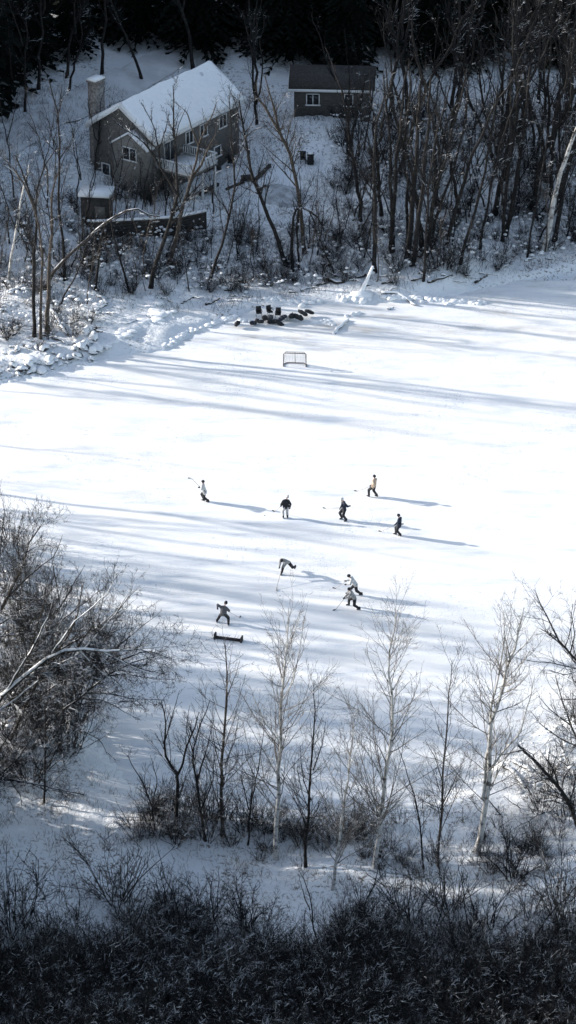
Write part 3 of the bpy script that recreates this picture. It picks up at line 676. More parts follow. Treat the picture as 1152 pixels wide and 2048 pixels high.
# thickets reaching in from left and right
TK = [
 ('big leaning tree at the left edge with snow lying along its main limb', [([(-70,1500),(-30,1440),(10,1385),(60,1340),(105,1305),(150,1292),(200,1300),(260,1296),(335,1292)],.20,.03),
   ([(60,1340),(100,1335),(150,1310),(190,1270),(235,1225),(260,1180)],.08,.015),([(150,1292),(200,1340),(250,1380),(300,1420)],.06,.012),([(200,1300),(255,1330),(310,1350),(345,1370)],.05,.012),([(10,1385),(60,1300),(95,1230),(120,1160)],.09,.015),([(105,1305),(150,1240),(215,1190),(235,1145)],.07,.012),([(-30,1440),(40,1390),(90,1350),(140,1390)],.08,.015)], 'log','twig_dark'),
 ('dense tree with brownish twigs at the left edge, level with the goalie', [([(-60,1330),(-20,1260),(10,1200),(40,1140),(60,1080),(90,1040)],.14,.02),
   ([(10,1200),(60,1150),(110,1110),(125,1070)],.07,.012),([(-20,1260),(40,1220),(90,1190),(130,1170)],.07,.012),([(-10,1230),(-10,1150),(0,1080),(10,1010)],.07,.012),([(40,1140),(35,1080),(45,1030)],.05,.01),([(-30,1280),(30,1270),(90,1270),(140,1240)],.07,.01)], 'bark_mid','twig_brown'),
 ('twiggy brown tree on the left bank, middle of the big thicket', [([(20,1480),(50,1420),(80,1360),(120,1300),(150,1240),(165,1170)],.12,.02),
   ([(80,1360),(140,1310),(195,1240),(215,1160)],.07,.012),([(120,1300),(180,1270),(240,1220),(280,1170)],.06,.01),([(50,1420),(110,1370),(180,1340),(255,1320)],.06,.01),([(60,1400),(60,1320),(75,1250),(95,1190)],.06,.01)], 'bark_mid','twig_brown'),
 ('dark tree fanning out to the right at the far tip of the left thicket', [([(110,1440),(150,1390),(190,1345),(240,1320),(290,1300),(350,1320)],.10,.015),([(190,1345),(240,1290),(290,1250),(315,1230)],.06,.01),([(240,1320),(290,1340),(345,1350)],.05,.01),([(150,1390),(210,1385),(270,1400),(330,1400)],.06,.01),([(190,1345),(210,1280),(235,1220)],.05,.01)], 'bark_dark','twig_dark'),
 ('twiggy brown tree at the upper rim of the left thicket', [([(60,1330),(90,1270),(120,1210),(150,1160),(170,1130)],.10,.012),([(90,1270),(140,1230),(190,1190),(225,1165)],.06,.01),([(120,1210),(110,1150),(100,1090)],.05,.01),([(75,1300),(40,1240),(30,1180)],.05,.01),([(90,1270),(160,1260),(220,1250),(260,1210)],.06,.01)], 'bark_mid','twig_brown'),
 ('low dark tree spreading right from the left thicket over the ice', [([(60,1500),(100,1440),(150,1400),(210,1350),(270,1320),(320,1310)],.10,.015),
   ([(150,1400),(200,1400),(240,1420),(280,1440)],.05,.01),([(210,1350),(265,1350),(320,1360)],.05,.01),([(100,1440),(150,1450),(200,1480),(215,1510)],.05,.01)], 'bark_dark','twig_dark'),
 ('dark low tree with a bent limb at the lower left edge', [([(-50,1620),(-10,1560),(20,1560),(70,1565),(120,1580),(170,1590)],.09,.02),
   ([(-10,1560),(30,1520),(60,1480),(75,1440)],.06,.01),([(20,1560),(40,1590),(45,1620)],.04,.01),([(-30,1590),(0,1500),(40,1430)],.06,.01)], 'bark_dark','twig_dark'),
 ('slim dark upright tree standing at the lower left among low limbs', [([(88,1605),(92,1540),(94,1480),(92,1430),(96,1390)],.07,.015),([(92,1540),(120,1490),(140,1450)],.04,.01),([(94,1500),(70,1460),(60,1420)],.04,.01)], 'bark_dark','twig_dark'),
]
TKR = [
 ('dark crooked tree entering at the right edge with a clump of snow on its fork', [([(1240,1480),(1200,1400),(1160,1340),(1140,1310),(1118,1280),(1098,1240),(1080,1205),(1070,1180)],.13,.015),
   ([(1125,1290),(1095,1265),(1068,1250)],.06,.01),([(1160,1340),(1130,1350),(1095,1340)],.05,.01),([(1200,1400),(1150,1400),(1105,1400)],.06,.01),([(1140,1310),(1150,1270),(1140,1220)],.05,.01)], 'bark_dark','twig_dark'),
 ('grey brown twiggy thicket tree at the right edge', [([(1190,1560),(1165,1500),(1140,1450),(1120,1400),(1110,1350)],.10,.015),
   ([(1165,1500),(1120,1480),(1080,1450),(1060,1420)],.06,.01),([(1140,1450),(1100,1420),(1075,1390)],.05,.01),([(1180,1530),(1150,1440),(1145,1380)],.06,.01),([(1190,1560),(1130,1530),(1090,1500)],.06,.01)], 'bark_mid','twig_brown'),
 ('fallen dark limb slanting down to the right edge with broken upper end', [([(1170,1680),(1140,1610),(1118,1575),(1090,1545),(1062,1515),(1036,1490)],.15,.07),([(1045,1500),(1020,1506),(1005,1508)],.06,.02),([(1118,1575),(1105,1535),(1080,1500)],.06,.012),([(1140,1610),(1100,1600),(1060,1605)],.05,.01)], 'bark_dark','twig_dark'),
 ('long low dark limb lying across the lower right bank', [([(1190,1595),(1130,1612),(1070,1622),(1010,1640),(960,1650),(915,1662),(880,1650)],.12,.03),([(1070,1622),(1040,1650),(1020,1680)],.05,.01),([(1010,1640),(985,1610),(970,1590)],.05,.01),([(960,1650),(930,1690),(925,1720)],.05,.01)], 'bark_dark','twig_dark'),
]
for i, (lb, lines, bark, twig) in enumerate(TK+TKR):
    px_tree('thicket_tree', lb, 'tree', lines, 'bush' if i < len(TK) else 'scrub', bark=bark, twig=twig, seed=640+i, ntrunk=1,
            group='thicket on the left bank' if i < len(TK) else 'thicket on the right bank')
near_l = [(20,1290),(70,1330),(40,1400),(110,1390),(0,1450),(90,1470),(150,1440),(-20,1350),(-30,1230),(20,1190),(60,1240),(150,1350),(10,1530),(60,1560),(-20,1120),(90,1310),(50,1150),(20,1090),(80,1240),(0,1160),(40,1260),(90,1280),(100,1340),(130,1400),(50,1370),(60,1440),(120,1440),(0,1320),(-40,1420),(30,1480),(140,1500),(70,1510),(-40,1500),(100,1370),(10,1390),(-10,1270)]
BIGS = [proto_shrub(700+i, 3.2+.4*i, 20+3*i, ['twig_brown', 'twig_dark', 'twig_brown', 'twig_dark'][i], .8, .022, False) for i in range(4)]
DENSE = [proto_shrub(740+i, 3.0+.4*i, 26, 'twig_dark', .9, .026, True) for i in range(3)]
for k, (x, y) in enumerate(near_l[::1]):
    if k % 4 == 3: continue
    place_shrub(g(x, y), rng.uniform(0, 6.28), rng.uniform(.9, 1.35), 'dense leafless shrub in the big thicket at the left edge', 'shrubs of the left thicket', BIGS, k)
for k, (x, y) in enumerate([(1160,1440),(1135,1500),(1170,1380),(1150,1570),(1100,1560),(1130,1640),(1080,1620)]):
    place_shrub(g(x, y), rng.uniform(0, 6.28), rng.uniform(.6, .9), 'grey brown leafless shrub in the thicket at the right edge', 'shrubs of the right thicket', BIGS, k)
for k in range(54):
    x = 270+470*rng.uniform(0, 1)**1.2; y = 1596+rng.uniform(0, 100)+(30 if 480 < x else 0)
    place_shrub(g(x, y), rng.uniform(0, 6.28), rng.uniform(.6, .95) if x < 520 else rng.uniform(.45, .8), 'dark leafless shrub in the thicket at the feet of the young trees', 'shrubs among the near young trees', BIGS if k % 5 == 0 else SHRUB, k)
for k in range(30):
    x = rng.uniform(740, 1140); y = rng.uniform(1640, 1760)
    place_shrub(g(x, y), rng.uniform(0, 6.28), rng.uniform(.45, .8), 'small leafless shrub on the lower right bank', 'small shrubs of the lower right bank', SHRUB, k)
for k, (x, y) in enumerate([(270,1860),(300,1880),(375,1880),(330,1820),(420,1850),(235,1800),(170,1880),(80,1880),(20,1860),(490,1850),(820,1850),(900,1820),(980,1860),(1060,1830),(1120,1800),(1030,1760),(720,1860),(1140,1870)]):
    place_shrub(g(x, y), rng.uniform(0, 6.28), rng.uniform(1.3, 2.0), 'thin upright shrub low on the snowy foreground slope', 'upright shrubs of the foreground slope', SHRUB, k)
for k in range(330):  # filler brush, added to darken the bottom edge
    x = rng.uniform(-40, 1190); y = 1885+28*math.sin(x/83+1)+20*math.sin(x/31)+240*rng.uniform(0, 1)
    place_shrub(g(x, y), rng.uniform(0, 6.28), rng.uniform(.75, 1.15) if y > 1960 else rng.uniform(.5, .9), 'dense dark brush added as filler to darken the foot of the snowy slope', 'brush added to darken the foot of the slope', BIGS if k % 3 == 0 else DENSE, k, mass=k % 6 != 0)
for k, (x, y, a) in enumerate([(255,1850,1),(300,1905,0),(372,1900,1),(440,1890,0),(150,1920,1),(60,1930,0),(520,1915,1),(640,1920,0),(760,1910,1),(860,1900,0),(960,1915,1),(1060,1890,0),(1130,1900,1),(700,1850,0)]):
    place_tree('sapling', SLIM[k % 6], g(x, y), rng.uniform(0, 6.28), rng.uniform(.45, .68), 'thin dark wavy sapling rising from the brush of the snowy foreground slope', 'tree', 'thin saplings of the foreground slope', (0, rng.normal(.05, .1)))
# dry grass: blades poking through the snow of the near bank
def blades(n, x0, x1, y0, y1, hmin, hmax, seed, dens=None):
    r = np.random.default_rng(seed)
    a, b, c_, d_ = G0(x0, y1), G0(x1, y1), G0(x0, y0), G0(x1, y0)
    X = r.uniform(c_[0], d_[0], n); Y = r.uniform(a[1], c_[1], n)
    pd = pond_dist(X, Y); k = (pd > .2)
    cl = np.sin(X*1.3+2*np.sin(Y*.7))*np.sin(Y*1.1+1.5*np.sin(X*.5))
    k &= cl+r.normal(0, .5, n) > .25
    X, Y = X[k], Y[k]; Z = hgt(X, Y); m = len(X)
    h = r.uniform(hmin, hmax, m); a = r.uniform(0, 2*PI, m)
    P = np.stack([np.stack([X+t*t*np.cos(a)*h*.5, Y+t*t*np.sin(a)*h*.5, Z-.05+t*h], 1) for t in (0, .5, 1)], 1)
    return P, np.tile(np.array([.011, .009, .005]), (m, 1))
mb = MB(); mb.tubes(*blades(26000, -60, 1220, 1560, 1960, .15, .55, 1), 3)
tag(mb.build('dry_grass', M['grass']), 'sparse dry grass poking through the snow of the near bank', 'grass', kind='stuff')
mb = MB(); mb.tubes(*blades(60000, -60, 1240, 250, 640, .2, .8, 2), 3)
tag(mb.build('dead_weeds', M['twig_dark']), 'dead weeds and fallen twigs poking through the snow of the far bank', 'weeds', kind='stuff')
_c = {}
mb = MB()
for me, p, rz, sc in MASS:
    if me.name not in _c:
        v = np.empty(len(me.vertices)*3, np.float32); me.vertices.foreach_get('co', v)
        q = np.empty(len(me.loops), np.int32); me.loops.foreach_get('vertex_index', q); _c[me.name] = (v.reshape(-1, 3), q.reshape(-1, 4))
    v, q = _c[me.name]; c_, s_ = math.cos(rz)*sc, math.sin(rz)*sc
    mb.quads(np.stack([v[:, 0]*c_-v[:, 1]*s_+p[0], v[:, 0]*s_+v[:, 1]*c_+p[1], v[:, 2]*sc+p[2]], 1), q)
tag(mb.build('undergrowth', M['twig_dark']), 'tangled leafless undergrowth of the far bank woods, with brush added to darken the foreground', 'undergrowth', kind='stuff')
print('mass', len(MASS), mb.n)
print('near', time.time()-T0)

# ------------------------------------------------------------------ rocks, logs, snow banks
rr = np.random.default_rng(77)
ROCK = []
for i in range(5):
    mb = MB(); mb.blob((0, 0, .15), (.36, .30, .27), rr, 8, 6, .10); ROCK.append(mb.mesh('rock', M['rock'], smooth=True))
for k in range(80):
    x = rr.uniform(-30, 215); ys_ = np.interp(x, [-30, 90, 215], [752, 738, 708]); y = ys_-abs(rr.normal(0, 30))+6+rr.uniform(-4, 6)
    o = bpy.data.objects.new('boulder', ROCK[k % 5]); COL.objects.link(o); o.location = g(x, y)
    s = .35+1.1*rr.uniform(0, 1)**2; o.scale = (s*rr.uniform(.7, 1.6), s*rr.uniform(.8, 1.2), s*rr.uniform(.6, 1.2)); o.rotation_euler = (rr.normal(0, .25), rr.normal(0, .25), rr.uniform(0, 6))
    tag(o, 'snow capped boulder in the rocky bank at the left shore', 'boulder', 'snow capped boulders of the left shore')
def log(label, pl, r0, r1, mat='log', z=0.0, name='fallen_log', seed=0, lift=None):
    r = np.random.default_rng(seed); pts = []
    for j, (x, y) in enumerate(pl):
        p = g(x, y); p[2] += r0*.7+z+(lift[j] if lift else 0)
        if lift: q = on_plane(x, y, p[1]-lift[j]*1.6); p = np.array([q[0], q[1], q[2]])
        pts.append(p)
    q = resample(pts, 9); q[1:-1] += r.normal(0, .04, (7, 3))
    mb = MB(); mb.tube(q, np.linspace(r0, r1, 9)*r.uniform(.88, 1.1, 9), 9)
    o = mb.build(name, M[mat], origin=np.mean(q, 0), smooth=True); return tag(o, label, 'log')
log('snow covered fallen log slanting down to the left shore', [(94,615),(112,632),(122,655),(136,671)], .17, .12, seed=1)
log('short snowy stump end below the slanting log at the left shore', [(147,676),(160,697)], .13, .10, seed=2)
log('bent snow covered limb, upper half, behind the left shore', [(185,585),(208,600),(213,610)], .14, .11, seed=3)
log('bent snow covered limb, lower half, behind the left shore', [(212,612),(200,617),(187,625)], .13, .10, seed=4)
log('snow topped log at the far left edge of the bank', [(18,588),(45,576)], .20, .16, seed=5)
log('short snow crusted log lying on the ice right of the bags', [(667,668),(680,655),(697,641)], .15, .10, seed=6)
log('snow covered log lying at the shore right of the leaning stump', [(762,588),(790,586),(815,600),(832,612)], .17, .10, seed=7)
log('dark log in the snow of the right shore', [(855,566),(885,558),(905,552)], .14, .09, 'log_bare', seed=8)
log('small dark branch beside the right shore log', [(950,566),(975,553)], .10, .07, 'log_bare', seed=9)
log('thin snowy branch on the ice left of the snow pile', [(775,620),(787,615)], .09, .06, seed=10)
log('dark broken log beside the middle shore', [(655,560),(672,568),(690,566)], .20, .12, 'log_bare', seed=11)
log('dark log half buried left of the leaning stump', [(700,560),(735,552)], .15, .10, 'log_bare', seed=12)
log('snowy fallen branch among brush at the middle of the far bank', [(378,522),(400,525),(424,534)], .12, .07, seed=13)
log('snowy log between the two near right trees', [(1000,1530),(1025,1545),(1052,1578)], .16, .10, seed=14)
log('second snowy log close to the right thicket', [(1030,1525),(1062,1545)], .15, .10, seed=15)
log('snow coated stub hanging low in the lower left clump', [(397,1550),(404,1575),(410,1598)], .12, .08, seed=16, lift=(1.2, .8, .3))
mb = MB(); nb = 0
for x0, x1, y0, y1, n in ((655, 1230, 250, 575, 2600), (180, 655, 470, 592, 900), (-60, 210, 400, 690, 700), (-40, 150, 1080, 1540, 260), (1040, 1190, 1380, 1640, 110)):
    for k in range(n):
        x, y = rr.uniform(x0, x1), rr.uniform(y0, y1)
        if 1000 > y > shore_y(x)-4: continue
        q = G0(x, y); q[2] = float(hgt(q[0], q[1])); 
        if pond_dist(q[0], q[1]) < .5: continue
        a = .05+.13*rr.uniform(0, 1)**2; q[2] += rr.uniform(.05, 1.1)*(1.0 if y < 1000 else 1.8)
        mb.blob(q, (a*rr.uniform(1, 1.9), a*rr.uniform(.8, 1.5), a*.7), rr, 6, 4, .12)
tag(mb.build('snow_clumps', M['snow_clean'], smooth=True), 'clumps of snow caught in the brush of the banks', 'snow', kind='stuff')
for k in range(54):
    x = rr.uniform(215, 1130) if k < 38 else rr.uniform(-5, 215); y = shore_y(x)-abs(rr.normal(0, 34))-(2 if k < 38 else 25); a = rr.uniform(-.5, .5)*1.6; L = rr.uniform(14, 42)
    log('snow crusted fallen limb among others along the far shore brush', [(x, y), (x+L*math.cos(a)*.5, y+L*math.sin(a)*.22+rr.uniform(-3, 3)), (x+L*math.cos(a), y+L*math.sin(a)*.45)], rr.uniform(.06, .13), .04, ['log', 'log', 'log_bare'][k % 3], seed=50+k, name='fallen_limb', lift=(0, .2, .55) if k % 2 else None)['group'] = 'fallen limbs of the far shore'
# leaning snowy stump that stands on the shore below the crooked tree
p0 = g(722, 588); p1 = on_plane(746, 532, p0[1]+.3)
mb = MB(); mb.blob(p0, (1.0, .7, .35), np.random.default_rng(3), 12, 8, .06); q = resample([p0+[-.35, -.1, -.2], p0+[0, 0, .15], (p0+p1)/2, p1], 9); mb.tube(q, [.40, .30, .22, .17, .15, .14, .12, .12, .10], 10)
tag(mb.build('leaning_stump', M['snow_clean'], origin=p0, smooth=True), 'thick leaning stump fully coated in snow at the far shore', 'stump')
# plowed snow ridges and lumps
def ridge(label, pl, w, h, seed, n=60, name='snow_bank'):
    r = np.random.default_rng(seed); mb = MB()
    c = resample([g(x, y) for x, y in pl], n)
    for j in range(n):
        s = r.uniform(.5, 1.15); mb.blob(c[j]+[r.normal(0, w*.35), r.normal(0, w*.35), 0], (w*s*.6, w*s*.5, h*s), r, 8, 5, .09)
    tag(mb.build(name, M['snow_clean'], origin=c[n//2], smooth=True), label, 'snow bank')
ridge('plowed snow bank along the ice behind the bags', [(500,600),(560,596),(600,606),(640,600)], .5, .16, 1, 46)
ridge('long bright snow bank on the right shore of the ice', [(770,592),(820,596),(900,603),(965,606)], .6, .22, 2, 70)
ridge('lumpy snow heap beside the leaning stump', [(690,596),(712,602),(742,598)], .6, .30, 3, 24)
ridge('low lumpy ridge of pushed snow at the left end of the far ice', [(330,692),(372,664),(430,645),(470,632)], .55, .14, 4, 50)
ridge('field of snow clods on the left far shore', [(210,690),(250,660),(290,640),(330,625),(300,600)], 1.0, .14, 5, 55)
ridge('white snow pile behind the lone bag', [(470,645),(482,640),(495,645)], .4, .22, 6, 12)
ridge('snow clods between the bags and the crusted log', [(625,645),(655,640),(662,648)], .4, .10, 7, 22)
ridge('snow pile topping the crusted log on the ice', [(697,632),(712,628)], .35, .20, 8, 8)
ridge('scattered snow lumps edging the left shore ice', [(-10,765),(60,752),(120,742),(200,722)], .5, .10, 9, 24)

# ------------------------------------------------------------------ houses
def gable_house(name, label, origin, rz, L, Wd, eave, rise, wall, over=.5, roofm=None):
    root = empty(name, origin, label, 'house', rz=rz)
    mb = MB()
    prof = [(0, -1.5), (Wd, -1.5), (Wd, eave), (Wd/2, eave+rise), (0, eave)]
    V = [(0, y, z) for y, z in prof]+[(L, y, z) for y, z in prof]
    mb.add(V, [(0, 4, 3, 2, 1), (5, 6, 7, 8, 9)]+[(i, (i+1) % 5, 5+(i+1) % 5, 5+i) for i in range(5)])
    mb.build('wall', wall, root)
    k = rise/(Wd/2)
    for s in (0, 1):
        mb = MB(); y0, y1 = (-over, Wd/2) if s == 0 else (Wd+over, Wd/2)
        z0, z1 = eave-k*over+.03, eave+rise+.03; th = .34
        V = [(-over, y0, z0), (L+over, y0, z0), (L+over, y1, z1), (-over, y1, z1)]
        V += [(x, y, z+th) for x, y, z in V]
        f = [(3, 2, 1, 0), (4, 5, 6, 7), (0, 1, 5, 4), (1, 2, 6, 5), (2, 3, 7, 6), (3, 0, 4, 7)]
        if s: f = [q[::-1] for q in f]
        mb.add(V, f); ro = mb.build('roof', roofm or M['snow_clean'], root)
        if roofm is None:                    # wind packed snow with an uneven surface
            xs_ = np.linspace(-over+.06, L+over-.06, 40); vs_ = np.linspace(.01, .995, 16); r_ = np.random.default_rng(s+9)
            A, B = np.meshgrid(xs_, vs_, indexing='ij'); edge = np.minimum(1, np.minimum(np.minimum(A+over, L+over-A)*2.5, B*14))
            n_ = sum(np.sin(A*fx+B*fv*4+q)*am for fx, fv, q, am in ((.6, 1.1, 0, .06), (1.7, .7, 2, .035), (3.1, 2.3, 1, .02), (.3, 3.0, 4, .03)))+r_.normal(0, .008, A.shape)
            V = np.stack([A, y0+(y1-y0)*B, z0+(z1-z0)*B+th-.05+edge*(.16+n_)], -1); i_ = np.arange(A.size).reshape(A.shape)
            Q_ = np.stack([i_[:-1, :-1], i_[1:, :-1], i_[1:, 1:], i_[:-1, 1:]], -1).reshape(-1, 4); sm = MB(); sm.quads(V, Q_); sm.build('roof_snow', M['snow_clean'], ro, smooth=True)
        mb = MB(); mb.box((L/2, y0+(.0 if s else 0), z0-.06), (L+2*over+.04, .06, .26)); 
        mb.bar((-over-.03, y0, z0-.04), (-over-.03, y1, z1-.04), .05, .24); mb.build('fascia', M['trim'], ro)
    return root
def window(root, c, w, h, face, div=1):            # face 'x' : pane lies in an x plane, 'y' : in a y plane
    mb = MB(); t = .09
    def bx(cx, cz, sw, sh, dep, m=mb):
        if face == 'x': m.box((c[0]-dep, c[1]+cx, c[2]+cz), (.08, sw, sh))
        else: m.box((c[0]+cx, c[1]-dep, c[2]+cz), (sw, .08, sh))
    bx(0, h/2, w+t, t, .05); bx(-w/2, 0, t, h-t, .05); bx(w/2, 0, t, h-t, .05)
    for i in range(1, div+1): bx(-w/2+w*i/(div+1), 0, .07, h-t, .045)
    o = mb.build('window', M['trim'], root)
    g_ = MB(); bx(0, 0, w-t, h-t, .0, g_); g_.build('pane', M['glass'], o)
    s_ = MB()
    bx(0, -h/2, w+.25, .12, .09, s_); s_.build('sill', M['trim'], o)
Cn = g(311, 393); Cn[2] = float(hgt(Cn[0], Cn[1]))
RZ = math.atan2(.82, .57)
hs = gable_house('house', 'two storey house with snowy gabled roof, light front bay and raised deck', Cn, RZ, 13, 7, 5.6, 2.4, M['siding'])
# front bay with its own low gable in lighter siding
mb = MB(); pr = [(.15, -1.5), (4.0, -1.5), (4.0, 4.7), (2.1, 5.9), (.15, 4.7)]
V = [(-.9, y, z) for y, z in pr]+[(-.004, y, z) for y, z in pr]
mb.add(V, [(0, 4, 3, 2, 1), (5, 6, 7, 8, 9)]+[(i, (i+1) % 5, 5+(i+1) % 5, 5+i) for i in range(5)]); mb.build('front_bay', M['siding_light'], hs)
mb = MB()
for a, b in (((-.02, 4.6), (2.1, 5.98)), ((4.2, 4.6), (2.1, 5.98))): mb.bar((-.55, a[0], a[1]), (-.55, b[0], b[1]), 1.1, .16)
mb.build('bay_roof', M['snow_clean'], hs)
window(hs, (-.9, 2.1, 3.9), 1.5, 1.2, 'x', 1)
window(hs, (0, 5.6, 1.4), .9, 1.1, 'x', 0)
for x in (5.2, 7.4, 10.4): window(hs, (x, 0, 4.1), 1.1, 1.2, 'y', 1)
for x in (6.6, 9.5): window(hs, (x, 0, 1.4), 1.0, 1.0, 'y', 0)
mb = MB(); mb.box((2.2, -.05, 3.75), (1.8, .10, 2.05)); dr = mb.build('deck_door', M['trim'], hs)
mb = MB(); mb.box((1.78, -.12, 3.75), (.7, .05, 1.75)); mb.box((2.62, -.12, 3.75), (.7, .05, 1.75)); mb.build('pane', M['glass'], dr)
mb = MB(); mb.box((1.2, 7.45, 3.9), (1.3, .9, 10.5)); mb.box((1.2, 7.45, 9.22), (1.5, 1.1, .16)); ch = mb.build('chimney', M['brick'], hs)
mb = MB(); mb.box((1.2, 7.45, 9.38), (1.4, 1.0, .18)); mb.build('snow_cap', M['snow_clean'], ch)
mb = MB(); mb.box((2.2, -1.95, 2.62), (4.2, 3.86, .20)); dk = mb.build('deck', M['siding_light'], hs)
mb = MB(); mb.box((2.2, -1.95, 2.79), (4.1, 3.76, .14)); mb.build('deck_snow', M['snow_clean'], dk)
mb = MB()
for a, b in (((.15, -3.85), (4.25, -3.85)), ((.15, -3.85), (.15, -.05)), ((4.25, -3.85), (4.25, -.05))):
    for z in (2.95, 3.7): mb.bar((*a, z), (*b, z), .12, .10)
    for t in np.linspace(0, 1, 16): mb.box((a[0]+(b[0]-a[0])*t, a[1]+(b[1]-a[1])*t, 3.3), (.05, .05, .66))
mb.build('railing', M['trim'], dk)
for x, y in ((.3, -3.7), (2.2, -3.7), (4.1, -3.7)):
    mb = MB(); mb.box((x, y, .9), (.18, .18, 3.2)); mb.build('deck_post', M['trim'], dk)
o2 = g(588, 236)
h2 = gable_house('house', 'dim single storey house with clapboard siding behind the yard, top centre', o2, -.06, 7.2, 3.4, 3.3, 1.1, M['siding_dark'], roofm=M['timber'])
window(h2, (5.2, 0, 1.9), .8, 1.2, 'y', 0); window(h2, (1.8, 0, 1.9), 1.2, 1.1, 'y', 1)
for k in range(7, 22):          # tall unseen evergreens, added to keep the house and yard in the shade
    c0 = Cn[:2]+np.array([4., 6.])-SD*(27+9*(k % 3)+rng.uniform(-2, 2))+np.array([-SD[1], SD[0]])*(-13+1.5*k)
    spruce((c0[0], c0[1], float(hgt(c0[0], c0[1]))), rng.uniform(1.6, 1.95), rng.uniform(0, 6.28), k, 'unseen evergreen added left of the house to shade it', 'unseen evergreens added to shade the house')
sh = g(163, 452); sr = empty('shed', sh, 'small dark shed with a snowy flat roof left of the house', 'shed', rz=-.12)
mb = MB(); mb.box((1.25, 1.0, 1.1), (2.5, 2.0, 3.4)); mb.build('wall', M['timber'], sr)
mb = MB(); mb.box((1.25, 1.0, 2.94), (2.9, 2.4, .24)); mb.build('roof', M['snow_clean'], sr)
mb = MB(); mb.box((1.7, -.03, .95), (.9, .06, 1.9)); d_ = mb.build('door', M['siding'], sr)
mb = MB(); mb.box((1.4, -.10, .95), (.05, .06, .16)); mb.build('handle', M['steel'], d_)
# retaining wall of stacked timbers at the foot of the house slope
pts = [g(x, y) for x, y in [(182,478),(225,476),(300,472),(360,468),(412,456)]]
wl = empty('retaining_wall', pts[2], 'long dark timber retaining wall at the foot of the slope below the house', 'wall')
for z in range(6):
    mb = MB()
    for a, b in zip(pts[:-1], pts[1:]): mb.bar(a+[0, 0, .1+z*.27], b+[0, 0, .1+z*.27], .3, .25)
    mb.build('beam', M['timber'], wl, origin=pts[2])
mb = MB()
for a, b in zip(pts[:-1], pts[1:]): mb.bar(a+[0, .1, .1+5*.27+.2], b+[0, .1, .1+5*.27+.2], .4, .13)
mb.build('snow_cap', M['snow_clean'], wl, origin=pts[2])
# things in the yard
def beam(label, a, b, r, name='timber_beam'):
    a, b = g(*a), g(*b); mb = MB(); mb.bar(a+[0, 0, r+.05], b+[0, 0, r+.05], 2*r, 2*r); mb.bar(a+[0, .02, 2.1*r+.04], b+[0, .02, 2.1*r+.04], 1.5*r, .06) if False else None
    tag(mb.build(name, M['timber'], origin=(a+b)/2), label, 'beam')
beam('short thick dark beam lying in the yard beside the long diagonal one', (482,362), (505,360), .22)
beam('long dark diagonal beam in the middle of the yard', (512,362), (540,334), .14)
beam('dark beam slanting toward the deck of the house', (412,328), (440,341), .16)
beam('dark beam edging the yard below the deck', (400,392), (436,372), .14)
beam('thin dark beam parallel to the yard edge, right of the deck', (452,382), (488,366), .10)
beam('dark beam near the round cover in the yard', (516,386), (532,374), .10)
def bin_(x, y, label):
    p = g(x, y); r = empty('bin', p, label, 'bin'); mb = MB(); mb.prism([(-.3, -.3), (.3, -.3), (.3, .3), (-.3, .3)], 0, .9); mb.build('body', M['black'], r)
    mb = MB(); mb.box((0, 0, .95), (.68, .68, .10)); ld = mb.build('lid', M['black'], r); mb = MB(); mb.blob((0, 0, 1.0), (.32, .32, .12), None, 9, 5, 0, 0.0); mb.build('snow_cap', M['snow_clean'], ld)
    for s in (-1, 1):
        mb = MB(); mb.tube([(s*.34, .3, .1), (s*.28, .3, .1)], .1, 8); mb.build('wheel', M['rubber'], r)
bin_(621, 327, 'dark square bin with a snow cap in the yard')
def stool(x, y, label):
    p = g(x, y); r = empty('garden_chair', p, label, 'chair')
    mb = MB(); mb.box((0, 0, .42), (.55, .5, .07)); mb.build('seat', M['black'], r)
    mb = MB(); mb.box((0, .24, .78), (.55, .06, .62)); mb.build('backrest', M['black'], r)
    for sx in (-1, 1):
        for sy in (-1, 1): mb = MB(); mb.box((sx*.24, sy*.2, .18), (.05, .05, .42)); mb.build('leg', M['black'], r)
stool(606, 326, 'dark garden chair left of the snow capped bin'); stool(452, 322, 'dark garden chair near the deck side of the yard'); stool(461, 333, 'dark garden chair nearer the diagonal beam')
p = g(565, 392); cv = empty('pool_cover', p, 'wide round grey cover dusted with snow in the yard', 'pool cover')
mb = MB(); rg = np.linspace(0, 1, 9); ag = np.linspace(0, 2*PI, 37)
def drape(rx, ry, up, ox=0, oy=0):
    X = p[0]+ox+rg[:, None]*rx*np.cos(ag)[None]; Y = p[1]+oy+rg[:, None]*ry*np.sin(ag)[None]
    Z = hgt(X, Y)+up*np.sqrt(np.clip(1-rg[:, None]**4, 0, 1))+.10-.25*(rg[:, None] > .99)
    i_ = np.arange(9*37).reshape(9, 37); return np.stack([X, Y, Z], -1), np.stack([i_[:-1, :-1], i_[1:, :-1], i_[1:, 1:], i_[:-1, 1:]], -1).reshape(-1, 4)
mb.quads(*drape(2.3, 1.9, .12)); mb.build('cover', M['cover'], cv, origin=p, smooth=True)
mb = MB(); mb.quads(*drape(1.2, .8, .12, -.4, .3)); mb.build('snow_patch', M['snow_clean'], cv, origin=p+[0, 0, .02], smooth=True)
la = g(612, 385); lb_ = empty('ladder', la, 'small pale ladder standing right of the round cover', 'ladder')
mb = MB()
for s in (-.22, .22): mb.bar((s, 0, 0), (s, .5, 1.5), .06, .06)
mb.build('side_rail', M['trim'], lb_)
for z in (.35, .75, 1.15): mb = MB(); mb.bar((-.19, z/3, z), (.19, z/3, z), .05, .05); mb.build('rung', M['trim'], lb_)
print('houses', time.time()-T0)

